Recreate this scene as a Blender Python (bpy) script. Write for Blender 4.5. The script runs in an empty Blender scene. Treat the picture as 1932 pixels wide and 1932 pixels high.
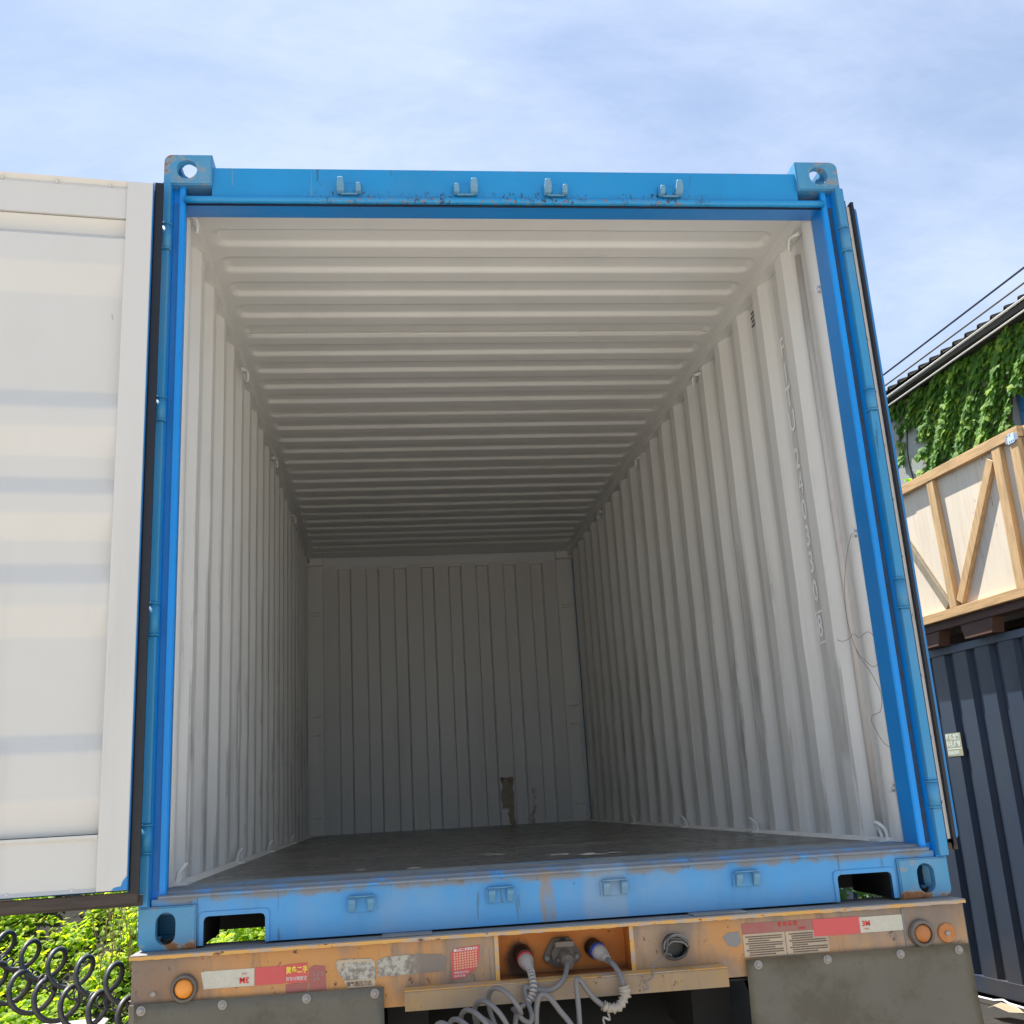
import bpy, bmesh, math, random
from mathutils import Vector, Matrix, Euler
from mathutils import noise as mnoise
from math import radians as rad, sin, cos, pi
random.seed(7)
S = bpy.context.scene
COL = S.collection
# ------------------------------------------------------------------ camera
cd = bpy.data.cameras.new("camera"); cam = bpy.data.objects.new("camera", cd); COL.objects.link(cam)
cam.location = (-0.4902, -3.2249, 0.3587)
cam.rotation_euler = (1.83528, 0.05376, -0.097813)
cd.sensor_width = 36; cd.lens = 36 * 1948.49 / 1932
cd.shift_x = 0.01421; cd.shift_y = 0.00919
cd.clip_start = 0.05; cd.clip_end = 2000
S.camera = cam
# ------------------------------------------------------------------ nodes helper
class V:
    """a socket with arithmetic"""
    def __init__(s, nt, k): s.nt = nt; s.k = k
    def _m(s, op, *o, clamp=False):
        n = s.nt.nodes.new('ShaderNodeMath'); n.operation = op; n.use_clamp = clamp
        for i, x in enumerate((s,) + o):
            if isinstance(x, V): s.nt.links.new(x.k, n.inputs[i])
            else: n.inputs[i].default_value = x
        return V(s.nt, n.outputs[0])
    def __add__(s, o): return s._m('ADD', o)
    def __sub__(s, o): return s._m('SUBTRACT', o)
    def __mul__(s, o): return s._m('MULTIPLY', o)
    def __truediv__(s, o): return s._m('DIVIDE', o)
    __radd__ = __add__; __rmul__ = __mul__
    def inv(s): return (s * -1) + 1.0
    def abs(s): return s._m('ABSOLUTE')
    def mx(s, o): return s._m('MAXIMUM', o)
    def mn(s, o): return s._m('MINIMUM', o)
    def ss(s, a, b):
        n = s.nt.nodes.new('ShaderNodeMapRange'); n.interpolation_type = 'SMOOTHSTEP'; n.clamp = True
        s.nt.links.new(s.k, n.inputs[0])
        if a < b: n.inputs[1].default_value = a; n.inputs[2].default_value = b; n.inputs[3].default_value = 0; n.inputs[4].default_value = 1
        else: n.inputs[1].default_value = b; n.inputs[2].default_value = a; n.inputs[3].default_value = 1; n.inputs[4].default_value = 0
        return V(s.nt, n.outputs[0])
    def band(s, a, b, w): return s.ss(a - w, a) * s.ss(b + w, b)
class M:
    """material builder"""
    def __init__(s, name, col, rough=.5, metal=0., spec=.5):
        m = s.m = bpy.data.materials.new(name); m.use_nodes = True; s.nt = nt = m.node_tree
        s.b = nt.nodes['Principled BSDF']
        s.b.inputs['Metallic'].default_value = metal
        s.b.inputs['Specular IOR Level'].default_value = spec
        g = nt.nodes.new('ShaderNodeNewGeometry'); s.geo = g
        sp = nt.nodes.new('ShaderNodeSeparateXYZ'); nt.links.new(g.outputs['Position'], sp.inputs[0])
        s.P = g.outputs['Position']; s.x, s.y, s.z = [V(nt, sp.outputs[i]) for i in range(3)]
        c = nt.nodes.new('ShaderNodeRGB'); c.outputs[0].default_value = (*col, 1); s.c = c.outputs[0]
        s.r = None; s.rough = rough; s.h = None
        s.b.inputs['Roughness'].default_value = rough
    def link(s, a, b): s.nt.links.new(a, b)
    def noise(s, sc, det=4, ro=.55, st=(1, 1, 1), off=0., dist=0., obj=False):
        nt = s.nt; mp = nt.nodes.new('ShaderNodeMapping'); mp.inputs['Scale'].default_value = st; mp.inputs['Location'].default_value = (off, off * 1.7, off * .6)
        src = s.P
        if obj:
            tc = nt.nodes.new('ShaderNodeTexCoord'); src = tc.outputs['Object']
        nt.links.new(src, mp.inputs[0])
        n = nt.nodes.new('ShaderNodeTexNoise'); n.inputs['Scale'].default_value = sc; n.inputs['Detail'].default_value = det
        n.inputs['Roughness'].default_value = ro; n.inputs['Distortion'].default_value = dist
        nt.links.new(mp.outputs[0], n.inputs['Vector']); return V(nt, n.outputs[0])
    def mix(s, f, col, mode='MIX'):
        n = s.nt.nodes.new('ShaderNodeMix'); n.data_type = 'RGBA'; n.blend_type = mode
        if isinstance(f, V): s.link(f.k, n.inputs[0])
        else: n.inputs[0].default_value = f
        s.link(s.c, n.inputs[6])
        if isinstance(col, tuple): n.inputs[7].default_value = (*col, 1)
        else: s.link(col, n.inputs[7])
        s.c = n.outputs[2]; return s
    def scale(s, v):
        n = s.nt.nodes.new('ShaderNodeVectorMath'); n.operation = 'SCALE'; s.link(s.c, n.inputs[0]); s.link(v.k, n.inputs[3]); s.c = n.outputs[0]; return s
    def rg(s, v): s.r = v; return s
    def bump(s, v, d=.002, st=.5):
        b = s.nt.nodes.new('ShaderNodeBump'); b.inputs['Distance'].default_value = d; b.inputs['Strength'].default_value = st
        s.link(v.k, b.inputs['Height']); s.link(b.outputs[0], s.b.inputs['Normal']); return s
    def done(s):
        s.link(s.c, s.b.inputs['Base Color'])
        if s.r: s.link(s.r.k, s.b.inputs['Roughness'])
        return s.m
# ------------------------------------------------------------------ world, sun, exposure
SUN_EL, SUN_AZ = rad(65), rad(-42)        # azimuth from +Y towards +X
w = bpy.data.worlds.new("World"); S.world = w; w.use_nodes = True
nt = w.node_tree; bg = nt.nodes['Background']
sky = nt.nodes.new('ShaderNodeTexSky'); sky.sky_type = 'NISHITA'; sky.sun_disc = False
sky.sun_elevation = SUN_EL; sky.sun_rotation = SUN_AZ
sky.air_density = 1.0; sky.dust_density = 0.25; sky.ozone_density = 1.6
tc = nt.nodes.new('ShaderNodeTexCoord')
sp = nt.nodes.new('ShaderNodeSeparateXYZ'); nt.links.new(tc.outputs['Generated'], sp.inputs[0])
dx, dy, dz = [V(nt, sp.outputs[i]) for i in range(3)]
den = dz.mx(0.0) + 0.22
u, v = dx / den, dy / den
cmb = nt.nodes.new('ShaderNodeCombineXYZ'); nt.links.new(u.k, cmb.inputs[0]); nt.links.new(v.k, cmb.inputs[1])
def wnoise(sc, det, ro, stretch, ang, loc, dist=0.):
    mp = nt.nodes.new('ShaderNodeMapping'); mp.inputs['Rotation'].default_value = (0, 0, ang); mp.inputs['Scale'].default_value = (*stretch, 1); mp.inputs['Location'].default_value = loc
    nt.links.new(cmb.outputs[0], mp.inputs[0])
    n = nt.nodes.new('ShaderNodeTexNoise'); n.inputs['Scale'].default_value = sc; n.inputs['Detail'].default_value = det; n.inputs['Roughness'].default_value = ro; n.inputs['Distortion'].default_value = dist
    nt.links.new(mp.outputs[0], n.inputs['Vector']); return V(nt, n.outputs[0])
cl = wnoise(1.3, 9, .60, (1, 1.25), rad(-24), (3.1, 1.4, 0), .25) * .78 + wnoise(4.5, 10, .66, (.75, 1.5), rad(-30), (7, 2, 0), .3) * .36
cmask = (cl.ss(.34, .84) * .62 + .28) * dz.ss(.0, .2)
mixc = nt.nodes.new('ShaderNodeMix'); mixc.data_type = 'RGBA'
nt.links.new(cmask.k, mixc.inputs[0]); nt.links.new(sky.outputs[0], mixc.inputs[6]); mixc.inputs[7].default_value = (4.95, 5.65, 7.0, 1)
nt.links.new(mixc.outputs[2], bg.inputs[0]); bg.inputs[1].default_value = 0.070
sl = bpy.data.lights.new("sun", 'SUN'); sl.energy = 4.4; sl.angle = rad(.53); sl.color = (1, .955, .88)
so = bpy.data.objects.new("sun", sl); COL.objects.link(so)
sd = Vector((sin(SUN_AZ) * cos(SUN_EL), cos(SUN_AZ) * cos(SUN_EL), sin(SUN_EL)))
so.rotation_euler = sd.to_track_quat('Z', 'Y').to_euler(); so.location = sd * 60
S.view_settings.view_transform = 'Standard'; S.view_settings.look = 'None'; S.view_settings.gamma = 1
S.view_settings.use_curve_mapping = False; S.view_settings.exposure = 1.34
# ------------------------------------------------------------------ object helpers
def tag(o, label=None, cat=None, group=None, kind=None):
    for k, x in (('label', label), ('category', cat), ('group', group), ('kind', kind)):
        if x: o[k] = x
    return o
def thing(name, loc, label, cat, group=None, rz=0):
    o = bpy.data.objects.new(name, None); o.empty_display_size = .1; COL.objects.link(o); o.location = loc; o.rotation_euler = (0, 0, rz)
    return tag(o, label, cat, group)
def wmat(o):
    m = Matrix.LocRotScale(o.location, o.rotation_euler, o.scale)
    return wmat(o.parent) @ m if o.parent else m
def place(name, me, mats, parent=None, local=False, label=None):
    """link a mesh whose vertices are in world coordinates (or, local=True, already in the parent's space)"""
    for m in (mats if isinstance(mats, (list, tuple)) else [mats]): me.materials.append(m)
    if parent is not None and not local: me.transform(wmat(parent).inverted())
    c = Vector((0, 0, 0)); n = len(me.vertices)
    if n:
        xs = [v.co for v in me.vertices]
        c = Vector([(min(p[i] for p in xs) + max(p[i] for p in xs)) / 2 for i in range(3)])
        me.transform(Matrix.Translation(-c))
    o = bpy.data.objects.new(name, me); COL.objects.link(o); o.parent = parent; o.location = c
    if label: o['label'] = label
    return o
def obj(name, bm, mats, parent=None, local=False, label=None, smooth=None):
    if smooth is not None:
        bm.normal_update()
        for f in bm.faces: f.smooth = True
        for e in bm.edges:
            if len(e.link_faces) == 2 and e.calc_face_angle(0) > smooth: e.smooth = False
    me = bpy.data.meshes.new(name); bm.to_mesh(me); bm.free()
    return place(name, me, mats, parent, local, label)
def copy(o, loc=None, rot=None, parent=None, label=None, scale=None):
    c = o.copy(); COL.objects.link(c); c.parent = parent if parent is not None else o.parent
    if loc is not None: c.location = loc
    if rot is not None: c.rotation_euler = rot
    if scale is not None: c.scale = scale
    if label: c['label'] = label
    for ch in list(o.children): copy(ch, parent=c)
    return c
def box(bm, x0, x1, y0, y1, z0, z1, bev=0., mat=0, M_=None):
    vs = [bm.verts.new((x, y, z)) for x in (x0, x1) for y in (y0, y1) for z in (z0, z1)]
    fs = [bm.faces.new([vs[i] for i in q]) for q in ((0, 1, 3, 2), (4, 6, 7, 5), (0, 4, 5, 1), (2, 3, 7, 6), (0, 2, 6, 4), (1, 5, 7, 3))]
    for f in fs: f.material_index = mat
    if M_ is not None:
        for q in vs: q.co = M_ @ q.co
    if bev:
        es = list({e for f in fs for e in f.edges})
        bmesh.ops.bevel(bm, geom=es, offset=bev, segments=2, affect='EDGES', profile=.6)
def B(x0, x1, y0, y1, z0, z1, bev=0.):
    bm = bmesh.new(); box(bm, min(x0, x1), max(x0, x1), min(y0, y1), max(y0, y1), z0, z1, bev); return bm
def prism(bm, pts, f0, f1, mat=0):
    """closed 2-D outline pts; f0/f1 turn a 2-D point into the two end caps"""
    a = [bm.verts.new(f0(p)) for p in pts]; b = [bm.verts.new(f1(p)) for p in pts]; n = len(pts); r = []
    for i in range(n): r.append(bm.faces.new((a[i], a[(i + 1) % n], b[(i + 1) % n], b[i])))
    r.append(bm.faces.new(a[::-1])); r.append(bm.faces.new(b))
    for f in r: f.material_index = mat
    return r
def fixn(bm): bmesh.ops.recalc_face_normals(bm, faces=bm.faces); return bm
def smoothpath(pts, n=6):
    P = [Vector(p) for p in pts]; out = []
    for i in range(len(P) - 1):
        a, b, c, d = P[max(i - 1, 0)], P[i], P[i + 1], P[min(i + 2, len(P) - 1)]
        for k in range(n):
            t = k / n
            out.append(.5 * ((2 * b) + (c - a) * t + (2 * a - 5 * b + 4 * c - d) * t * t + (3 * b - a - 3 * c + d) * t ** 3))
    out.append(P[-1]); return out
def tube(bm, pts, r, n=8, mat=0, cap=True):
    pts = [Vector(p) for p in pts]; rings = []; up = None
    for i, p in enumerate(pts):
        t = (pts[min(i + 1, len(pts) - 1)] - pts[max(i - 1, 0)]).normalized()
        if up is None: up = t.orthogonal().normalized()
        up = (up - t * up.dot(t)); up = up.normalized() if up.length > 1e-6 else t.orthogonal().normalized()
        s = t.cross(up); rr = r[i] if isinstance(r, (list, tuple)) else r
        rings.append([bm.verts.new(p + (up * cos(2 * pi * k / n) + s * sin(2 * pi * k / n)) * rr) for k in range(n)])
    for a, b in zip(rings, rings[1:]):
        for k in range(n):
            f = bm.faces.new((a[k], a[(k + 1) % n], b[(k + 1) % n], b[k])); f.smooth = True; f.material_index = mat
    if cap:
        bm.faces.new(rings[0][::-1]).material_index = mat; bm.faces.new(rings[-1]).material_index = mat
def T(pts, r, n=8):
    bm = bmesh.new(); tube(bm, pts, r, n); return bm
def lathe(bm, prof, o, axis, n=20, mat=0):
    """prof: (radius, distance along axis)"""
    ax = Vector(axis).normalized(); u = ax.orthogonal().normalized(); v = ax.cross(u); o = Vector(o); rings = []
    for r, h in prof: rings.append([bm.verts.new(o + ax * h + (u * cos(2 * pi * k / n) + v * sin(2 * pi * k / n)) * max(r, 1e-4)) for k in range(n)])
    for a, b in zip(rings, rings[1:]):
        for k in range(n):
            f = bm.faces.new((a[k], a[(k + 1) % n], b[(k + 1) % n], b[k])); f.material_index = mat
    bm.faces.new(rings[0][::-1]).material_index = mat; bm.faces.new(rings[-1]).material_index = mat
FONTCACHE = {}
def text(name, s, size, mat, parent, M_, ext=.0006, sx=1., align='LEFT', space=1., bold=0., label=None):
    """lettering as a mesh; M_ maps the text plane (x right, y up, z out) to the world"""
    cu = bpy.data.curves.new(name, 'FONT'); cu.body = s; cu.size = size; cu.extrude = ext; cu.align_x = align; cu.align_y = 'CENTER'; cu.space_character = space; cu.offset = bold; cu.resolution_u = 2
    o = bpy.data.objects.new(name, cu); COL.objects.link(o)
    dg = bpy.context.evaluated_depsgraph_get(); me = bpy.data.meshes.new_from_object(o.evaluated_get(dg)); bpy.data.objects.remove(o); bpy.data.curves.remove(cu)
    me.materials.clear(); me.transform(M_ @ Matrix.Diagonal((sx, 1, 1, 1)))
    return place(name, me, mat, parent, label=label)
def frame_rear(x, z, y, rot=0.):      # text plane facing -Y
    return Matrix.Translation((x, y, z)) @ Matrix.Rotation(rot, 4, 'Y') @ Matrix.Rotation(pi / 2, 4, 'X')
def circ(n, r, a0=0): return [(r * cos(a0 + 2 * pi * k / n), r * sin(a0 + 2 * pi * k / n)) for k in range(n)]
def stadium(w_, h, n=8):
    r = w_ / 2; d = h / 2 - r
    return [(r * cos(a), d + r * sin(a)) for a in [pi * k / n for k in range(n + 1)]] + [(-r * cos(a), -d - r * sin(a)) for a in [pi * k / n for k in range(n + 1)]]
def boolean(a_bm, cutters):
    A = bpy.data.meshes.new('a'); a_bm.to_mesh(A); a_bm.free(); oa = bpy.data.objects.new('a', A); COL.objects.link(oa); tmp = [oa]
    for c in cutters:
        me = bpy.data.meshes.new('c'); fixn(c).to_mesh(me); c.free(); oc = bpy.data.objects.new('c', me); COL.objects.link(oc); tmp.append(oc)
        md = oa.modifiers.new('b', 'BOOLEAN'); md.operation = 'DIFFERENCE'; md.object = oc; md.solver = 'EXACT'
    dg = bpy.context.evaluated_depsgraph_get(); dg.update(); me = bpy.data.meshes.new_from_object(oa.evaluated_get(dg))
    for o in tmp: bpy.data.objects.remove(o)
    bm = bmesh.new(); bm.from_mesh(me); return bm
# ------------------------------------------------------------------ materials
def mat_blue(name, base, dust=.15, rust=.0, streak=.2, rough=.42):
    m = M(name, base, rough)
    n1 = m.noise(1.3, 5); m.scale(n1 * .5 + .75)
    st = m.noise(7, 4, .6, (1, 1, .12), 2); m.mix(st.ss(.5, .75) * streak, tuple(c * .55 for c in base))
    m.mix(m.noise(3.2, 7, .65, (1, 1, .7), 5).ss(.42, .78) * dust, (.27, .31, .33))
    hl = m.noise(38, 3, .6, (1, 1, .16), 9).ss(.66, .70) * m.noise(2.1, 2, .5, off=4).ss(.5, .6)
    m.mix(hl * .6, (.03, .05, .09))
    m.mix(m.noise(2.0, 8, .7, off=41).ss(.50, .62) * .22, tuple(c * .72 + .05 for c in base))
    m.mix(m.noise(52, 4, .65, off=43).ss(.715, .735) * .8, (.05, .06, .075))
    m.mix(m.noise(19, 5, .7, (1, 1, .3), off=47).ss(.72, .74) * .7, (.16, .12, .10))
    m.mix(m.noise(44, 3, .6, (1, 1, .04), 53).ss(.66, .69) * m.noise(3, 3, .6, off=57).ss(.5, .62) * .5, (.16, .24, .33))
    if rust:
        e = m.noise(9, 8, .7, off=1); m.mix(e.ss(.72 - rust * .3, .80 - rust * .3), (.19, .09, .04)); m.mix(e.ss(.77 - rust * .3, .86 - rust * .3), (.10, .04, .02))
    m.rg(n1 * .3 + (rough - .12)); m.bump(m.noise(60, 3) * .4 + m.noise(9, 3, off=3) + m.noise(2.6, 2, off=6) * 2.5, .0022, .35)
    return m
BLUE = mat_blue('container_blue_paint', (.006, .20, .52)).done()
m = mat_blue('container_blue_header', (.004, .235, .52), .05, 0, .12)
zz = m.z
sc1 = m.noise(90, 3, .6, (1, 1, .45), 3).ss(.54, .60) * m.x.band(-.62, .62, .18) * m.noise(5, 3, off=8).ss(.38, .62)
m.mix(sc1 * zz.band(2.40, 2.452, .014), (.025, .035, .06))
m.mix(m.noise(55, 4, .6, off=6).ss(.57, .63) * zz.band(2.40, 2.436, .006) * m.x.band(-.6, .6, .1), (.19, .14, .12))
m.mix(m.noise(30, 4, .6, (1, 1, 3), 6).ss(.60, .72) * zz.ss(2.535, 2.548), (.14, .07, .05))
BLUEH = m.done()
BLUEIN = mat_blue('container_blue_inner_brightened', (.001, .265, .74), .01, 0, .08, .35).done()  # fresher inner paint, base also brightened to offset dim light on these faces
m = mat_blue('container_blue_sill', (.055, .29, .60), .40, 0, .3, .5)
nb = m.noise(14, 6, .65, (1, 1, .6), 2)
edge = m.z + (nb - .5) * .05
m.mix(edge.ss(.118, .135) * nb.ss(.32, .52) * .8, (.22, .19, .155))
m.mix(m.noise(22, 6, .7, (1, 1, 1.6), 12).ss(.56, .66) * edge.ss(.120, .13) * m.z.ss(.15, .13), (.13, .075, .045))
stx = m.x + (m.noise(12, 4, .6, (1, 1, .4), 5) - .5) * .05
m.mix(stx.band(-.055, -.022, .008) * .85 * m.noise(40, 5, .7, (1, 1, .15), 7).ss(.32, .62), (.25, .20, .14))
m.mix(stx.band(.09, .19, .03) * .4, (.30, .34, .36))
drip = m.noise(30, 4, .65, (1, 1, .10), 11, .35).ss(.635, .66) * m.noise(3, 2, off=2).ss(.40, .52)
m.mix(drip * .7, (.06, .13, .22))
m.mix(m.noise(8, 6, .7, off=21).ss(.66, .70) * m.z.ss(.05, .0), (.16, .09, .06))
SILL = m.done()
m = mat_blue('container_blue_casting', (.045, .25, .45), .4, .0, .25, .55)
e = m.noise(11, 8, .68, off=31) + m.z.band(-.01, .012, .02) * .16 + m.z.ss(2.565, 2.6) * .07
m.mix(e.ss(.54, .62) * .7, (.30, .27, .20)); m.mix(e.ss(.60, .655), (.25, .10, .03)); m.mix(e.ss(.69, .76), (.08, .03, .015))
CAST = m.done()
m = mat_blue('container_blue_hinge', (.025, .235, .46), .25, 0, .2, .5); HINGE = m.done()
m = mat_blue('keeper_worn_paint', (.10, .27, .42), .6, .0, .2, .55); m.mix(m.noise(30, 5, .7, off=4).ss(.66, .72), (.16, .07, .03)); KEEP = m.done()
m = M('teal_grime_seam', (.03, .10, .19), .7); m.mix(m.noise(40, 6, .7).ss(.4, .65), (.06, .07, .08)); SEAM = m.done()
def mat_white(name, base, scuff=1.):
    m = M(name, base, .46)
    n1 = m.noise(.9, 4); m.scale(n1 * .14 + .93)
    v1 = m.noise(5, 6, .62, (1.2, 1.2, .10), 3)
    low = m.z.ss(1.9, .6)
    m.mix(v1.ss(.52, .78) * .42 * scuff * (low * .8 + .15), (.30, .285, .26))
    v2 = m.noise(16, 5, .7, (1, 1, .05), 13).ss(.64, .72) * m.noise(1.7, 3, off=4).ss(.48, .62) * low
    m.mix(v2 * .65 * scuff, (.12, .11, .105))
    ed = m.x.abs().band(1.1765, 1.182, .0015) * m.noise(4, 5, .7, (1, 1, .35), 31).ss(.44, .60) * m.z.ss(1.9, .9)
    m.mix(ed * .42 * scuff, (.17, .16, .15))
    sp_ = m.noise(34, 4, .6, (1, 1, .4), 23).ss(.745, .76); m.mix(sp_ * .8 * scuff, (.07, .05, .045))
    m.mix(m.noise(2.5, 6, .6, off=9).ss(.45, .8) * .14, (.48, .44, .36))
    m.mix((m.x.abs() + m.noise(9, 3) * .004).ss(1.200, 1.211) * .32, (.42, .41, .39))
    m.bump(m.noise(4, 4, .5, (1, 1, .4)) + m.noise(90, 2) * .06, .006, .4)
    m.rg(n1 * .25 + .33)
    return m
WHITE = mat_white('cream_white_paint', (.79, .775, .735)).done()
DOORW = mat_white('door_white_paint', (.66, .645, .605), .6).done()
m = mat_white('end_wall_paint', (.70, .69, .675), .8)
wob = (m.noise(9, 4, off=3) - .5) * .09
r1 = (m.x + wob).band(.452, .552, .004) * (m.z + wob * .8).band(.30, .555, .01)
r2 = (m.x + wob).band(.505, .556, .004) * m.z.band(.16, .31, .01)
r3 = (m.x + wob).band(.708, .742, .006) * (m.z + wob).band(.16, .44, .02)
fl_ = m.noise(22, 6, .7, off=8)
m.mix(r1.mx(r2) * (fl_ * .5 + .6), (.25, .165, .075)); m.mix(r3 * fl_.ss(.35, .6) * .7, (.25, .18, .10)); m.mix(r1 * m.z.ss(.47, .55) * fl_.ss(.4, .6), (.16, .06, .035))
ENDW = m.done()
m = M('container_floor_boards', (.088, .084, .081), .42)
g = m.noise(3, 6, .6, (.35, 6, 1)); m.mix(g.ss(.4, .75) * .6, (.13, .118, .105))
m.mix(m.noise(7, 6, .7, (.5, 1.5, 1), 5).ss(.60, .68) * .4, (.22, .20, .17))
m.mix(m.noise(30, 5, .7, (.6, 1, 1), 8).ss(.72, .745) * m.y.ss(2.2, .6), (.40, .36, .30))
m.rg(m.noise(5, 5, .6, off=2) * .5 + .04); m.bump(g, .002, .3); FLOOR = m.done()
m = M('threshold_plate_paint', (.10, .33, .60), .5)
m.mix(m.noise(4, 7, .7, (.6, 2, 1)).ss(.36, .52), (.24, .26, .25)); m.mix(m.noise(12, 7, .7, (.4, 2, 1), 6).ss(.55, .66), (.12, .10, .085)); THR = m.done()
m = M('black_rubber', (.006, .006, .010), .42); m.mix(m.noise(6, 6, .7, (1, 1, .3)).ss(.55, .8) * .3, (.03, .026, .026)); RUB = m.done()
m = M('dirty_rubber_seal', (.030, .022, .018), .6); m.mix(m.noise(7, 6, .7, (.3, 1, 3)).ss(.4, .7) * .8, (.085, .055, .04)); RUBD = m.done()
m = M('retainer_bar_metal', (.62, .58, .54), .4); m.mix(m.noise(9, 5, .6, (1, 1, .2)).ss(.5, .75) * .4, (.25, .2, .17)); BAR = m.done()
def mat_orange(name, base, dust=.55, extra=None):
    m = M(name, base, .62)
    m.scale(m.noise(5, 5) * .5 + .75)
    m.mix(m.noise(2.3, 7, .62, off=2).ss(.36, .64) * dust, (.29, .225, .165))
    m.mix(m.noise(8, 7, .66, (1, 1, .5), 7).ss(.46, .66) * dust * .8, (.21, .17, .135)); m.mix(m.noise(17, 6, .7, (1, 1, .12), 27).ss(.52, .66) * dust * .55, (.15, .115, .09))
    f = m.noise(28, 6, .7, (1, 1, .8), 3); m.mix(f.ss(.62, .66), (.11, .045, .02)); m.mix(f.ss(.30, .26) * .5, (.55, .42, .26))
    m.bump(m.noise(30, 5), .003, .4); m.rg(m.noise(4, 4) * .4 + .42)
    return m
m = mat_orange('trailer_orange_paint', (.50, .235, .07), .95)
m.mix(m.x.ss(-.98, -1.16) * .85 * (m.noise(6, 5, off=9) * .5 + .6), (.155, .115, .09))
m.mix(m.x.ss(.86, 1.1) * m.z.ss(-.13, -.02) * .55, (.17, .12, .09))
m.mix((m.noise(9, 5, off=15) + m.z.ss(-.02, -.004) * .12).ss(.60, .66) * m.z.ss(-.03, -.01) * .6, (.20, .16, .12))
ORANGE = m.done()
m = mat_orange('recess_orange_paint', (.64, .19, .012), .14)
def spot(m, cx, cz, r, k=1.):
    d = ((m.x - cx) * (m.x - cx) + (m.z - cz) * (m.z - cz) * k)._m('SQRT'); return (d + (m.noise(18, 5, .7, off=cx * 9) - .5) * .05).ss(r, r * .5)
m.mix(spot(m, -.128, -.10, .055, .6) * .92, (.03, .022, .018)); m.mix(spot(m, .10, -.085, .030) * .8, (.05, .03, .02))
m.mix(spot(m, 0, -.09, .06) * .4, (.12, .07, .04)); m.mix(m.z.ss(-.115, -.135) * .6, (.10, .06, .03)); RECESS = m.done()
m = M('trailer_top_dust', (.22, .215, .21), .8); m.mix(m.noise(6, 6, .7, (.4, 1, 1)).ss(.5, .7), (.34, .30, .26)); m.mix(m.noise(20, 6, .7).ss(.62, .7), (.20, .10, .05)); TOPD = m.done()
m = M('chipped_yellow_edge', (.62, .33, .08), .6); m.mix(m.noise(22, 6, .7, (.5, 1, 1)).ss(.46, .56), (.42, .33, .25)); m.mix(m.noise(45, 6, .7, (.4, 1, 1), 4).ss(.6, .66), (.15, .06, .03)); EDGE = m.done()
m = M('olive_mud_flap', (.26, .24, .185), .66)
m.mix(m.noise(1.8, 6, .6).ss(.4, .7) * .6, (.32, .29, .23)); m.mix(m.noise(30, 6, .75).ss(.60, .68) * .35, (.22, .20, .17))
m.mix(m.noise(14, 5, .65, (1, 1, .10), 8).ss(.58, .70) * .3, (.22, .21, .19)); m.mix(m.noise(5, 7, .7, off=6).ss(.46, .62) * .5, (.15, .12, .075)); m.mix(m.noise(46, 4, .7, off=16).ss(.66, .71) * .4, (.08, .065, .05))
m.bump(m.noise(70, 5) + m.noise(3, 3) * 2, .002, .5); m.rg(m.noise(4, 5) * .4 + .35); FLAP = m.done()
m = M('dark_chassis_steel', (.010, .0095, .009), .8); m.mix(m.noise(5, 5).ss(.5, .8) * .5, (.024, .02, .016)); CHAS = m.done()
m = M('tyre_rubber', (.018, .018, .018), .85); m.mix(m.noise(8, 5).ss(.45, .7) * .5, (.05, .045, .04)); TYRE = m.done()
m = M('dusty_bolt', (.33, .30, .27), .55, .3); BOLT = m.done()
m = M('grey_plastic_socket', (.165, .135, .11), .6); m.mix(m.noise(30, 5).ss(.5, .7) * .5, (.09, .075, .06)); SOCK = m.done()
m = M('dusty_grey_cable', (.17, .16, .155), .55); m.mix(m.noise(9, 5).ss(.5, .75) * .5, (.13, .115, .10)); CABLE = m.done()
m = M('pale_plug_plastic', (.40, .36, .32), .55); m.mix(m.noise(40, 5).ss(.5, .7) * .5, (.2, .17, .14)); PLUG = m.done()
REDP = M('red_plug_ring', (.55, .03, .045), .4).done(); BLUP = M('blue_plug_ring', (.02, .06, .45), .4).done()
BLK = M('black_plastic', (.012, .012, .012), .45).done()
m = M('masking_tape', (.36, .31, .25), .7); m.bump(m.noise(60, 4), .003, .8); TAPE = m.done()
m = M('dark_ring_tape', (.09, .085, .08), .7); RING = m.done()
m = M('amber_lens', (.75, .27, .03), .3); m.mix(m.noise(30, 4).ss(.5, .75) * .35, (.45, .25, .08)); AMB = m.done()
m = M('amber_lens_dusty', (.42, .15, .035), .5); m.mix(m.noise(50, 5).ss(.45, .7) * .5, (.45, .24, .10)); AMB2 = m.done()
m = M('lamp_rubber_ring', (.12, .10, .085), .7); m.mix(m.noise(20, 5).ss(.45, .7) * .6, (.2, .16, .13)); LRING = m.done()
m = M('red_reflective_film', (.55, .075, .075), .45); m.scale(m.noise(4, 3) * .3 + .85); REDF = m.done()
m = M('white_reflective_film', (.50, .47, .38), .5); m.mix(m.noise(30, 5, .7).ss(.55, .68) * .6, (.32, .26, .16)); m.mix((m.noise(120, 2) * 1.).ss(.5, .6) * .25, (.62, .60, .5)); WHF = m.done()
m = M('faded_red_film', (.33, .10, .085), .6); m.mix(m.noise(9, 5, .7).ss(.45, .6) * .7, (.28, .15, .11)); FRED = m.done()
m = M('aged_paper_film', (.46, .36, .25), .65); m.mix(m.noise(8, 6, .7).ss(.5, .65) * .5, (.30, .24, .18)); PAPER = m.done()
m = M('grey_worn_patch', (.20, .165, .135), .7); m.mix(m.x.ss(-.42, -.46) * (m.noise(60, 5, .7)).ss(.38, .6), (.42, .40, .33)); PATCH = m.done()
PINK = M('faded_pink_print', (.45, .28, .24), .6).done(); YEL = M('yellow_print', (.80, .62, .06), .5).done(); WPR = M('white_print', (.72, .70, .66), .5).done()
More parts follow.
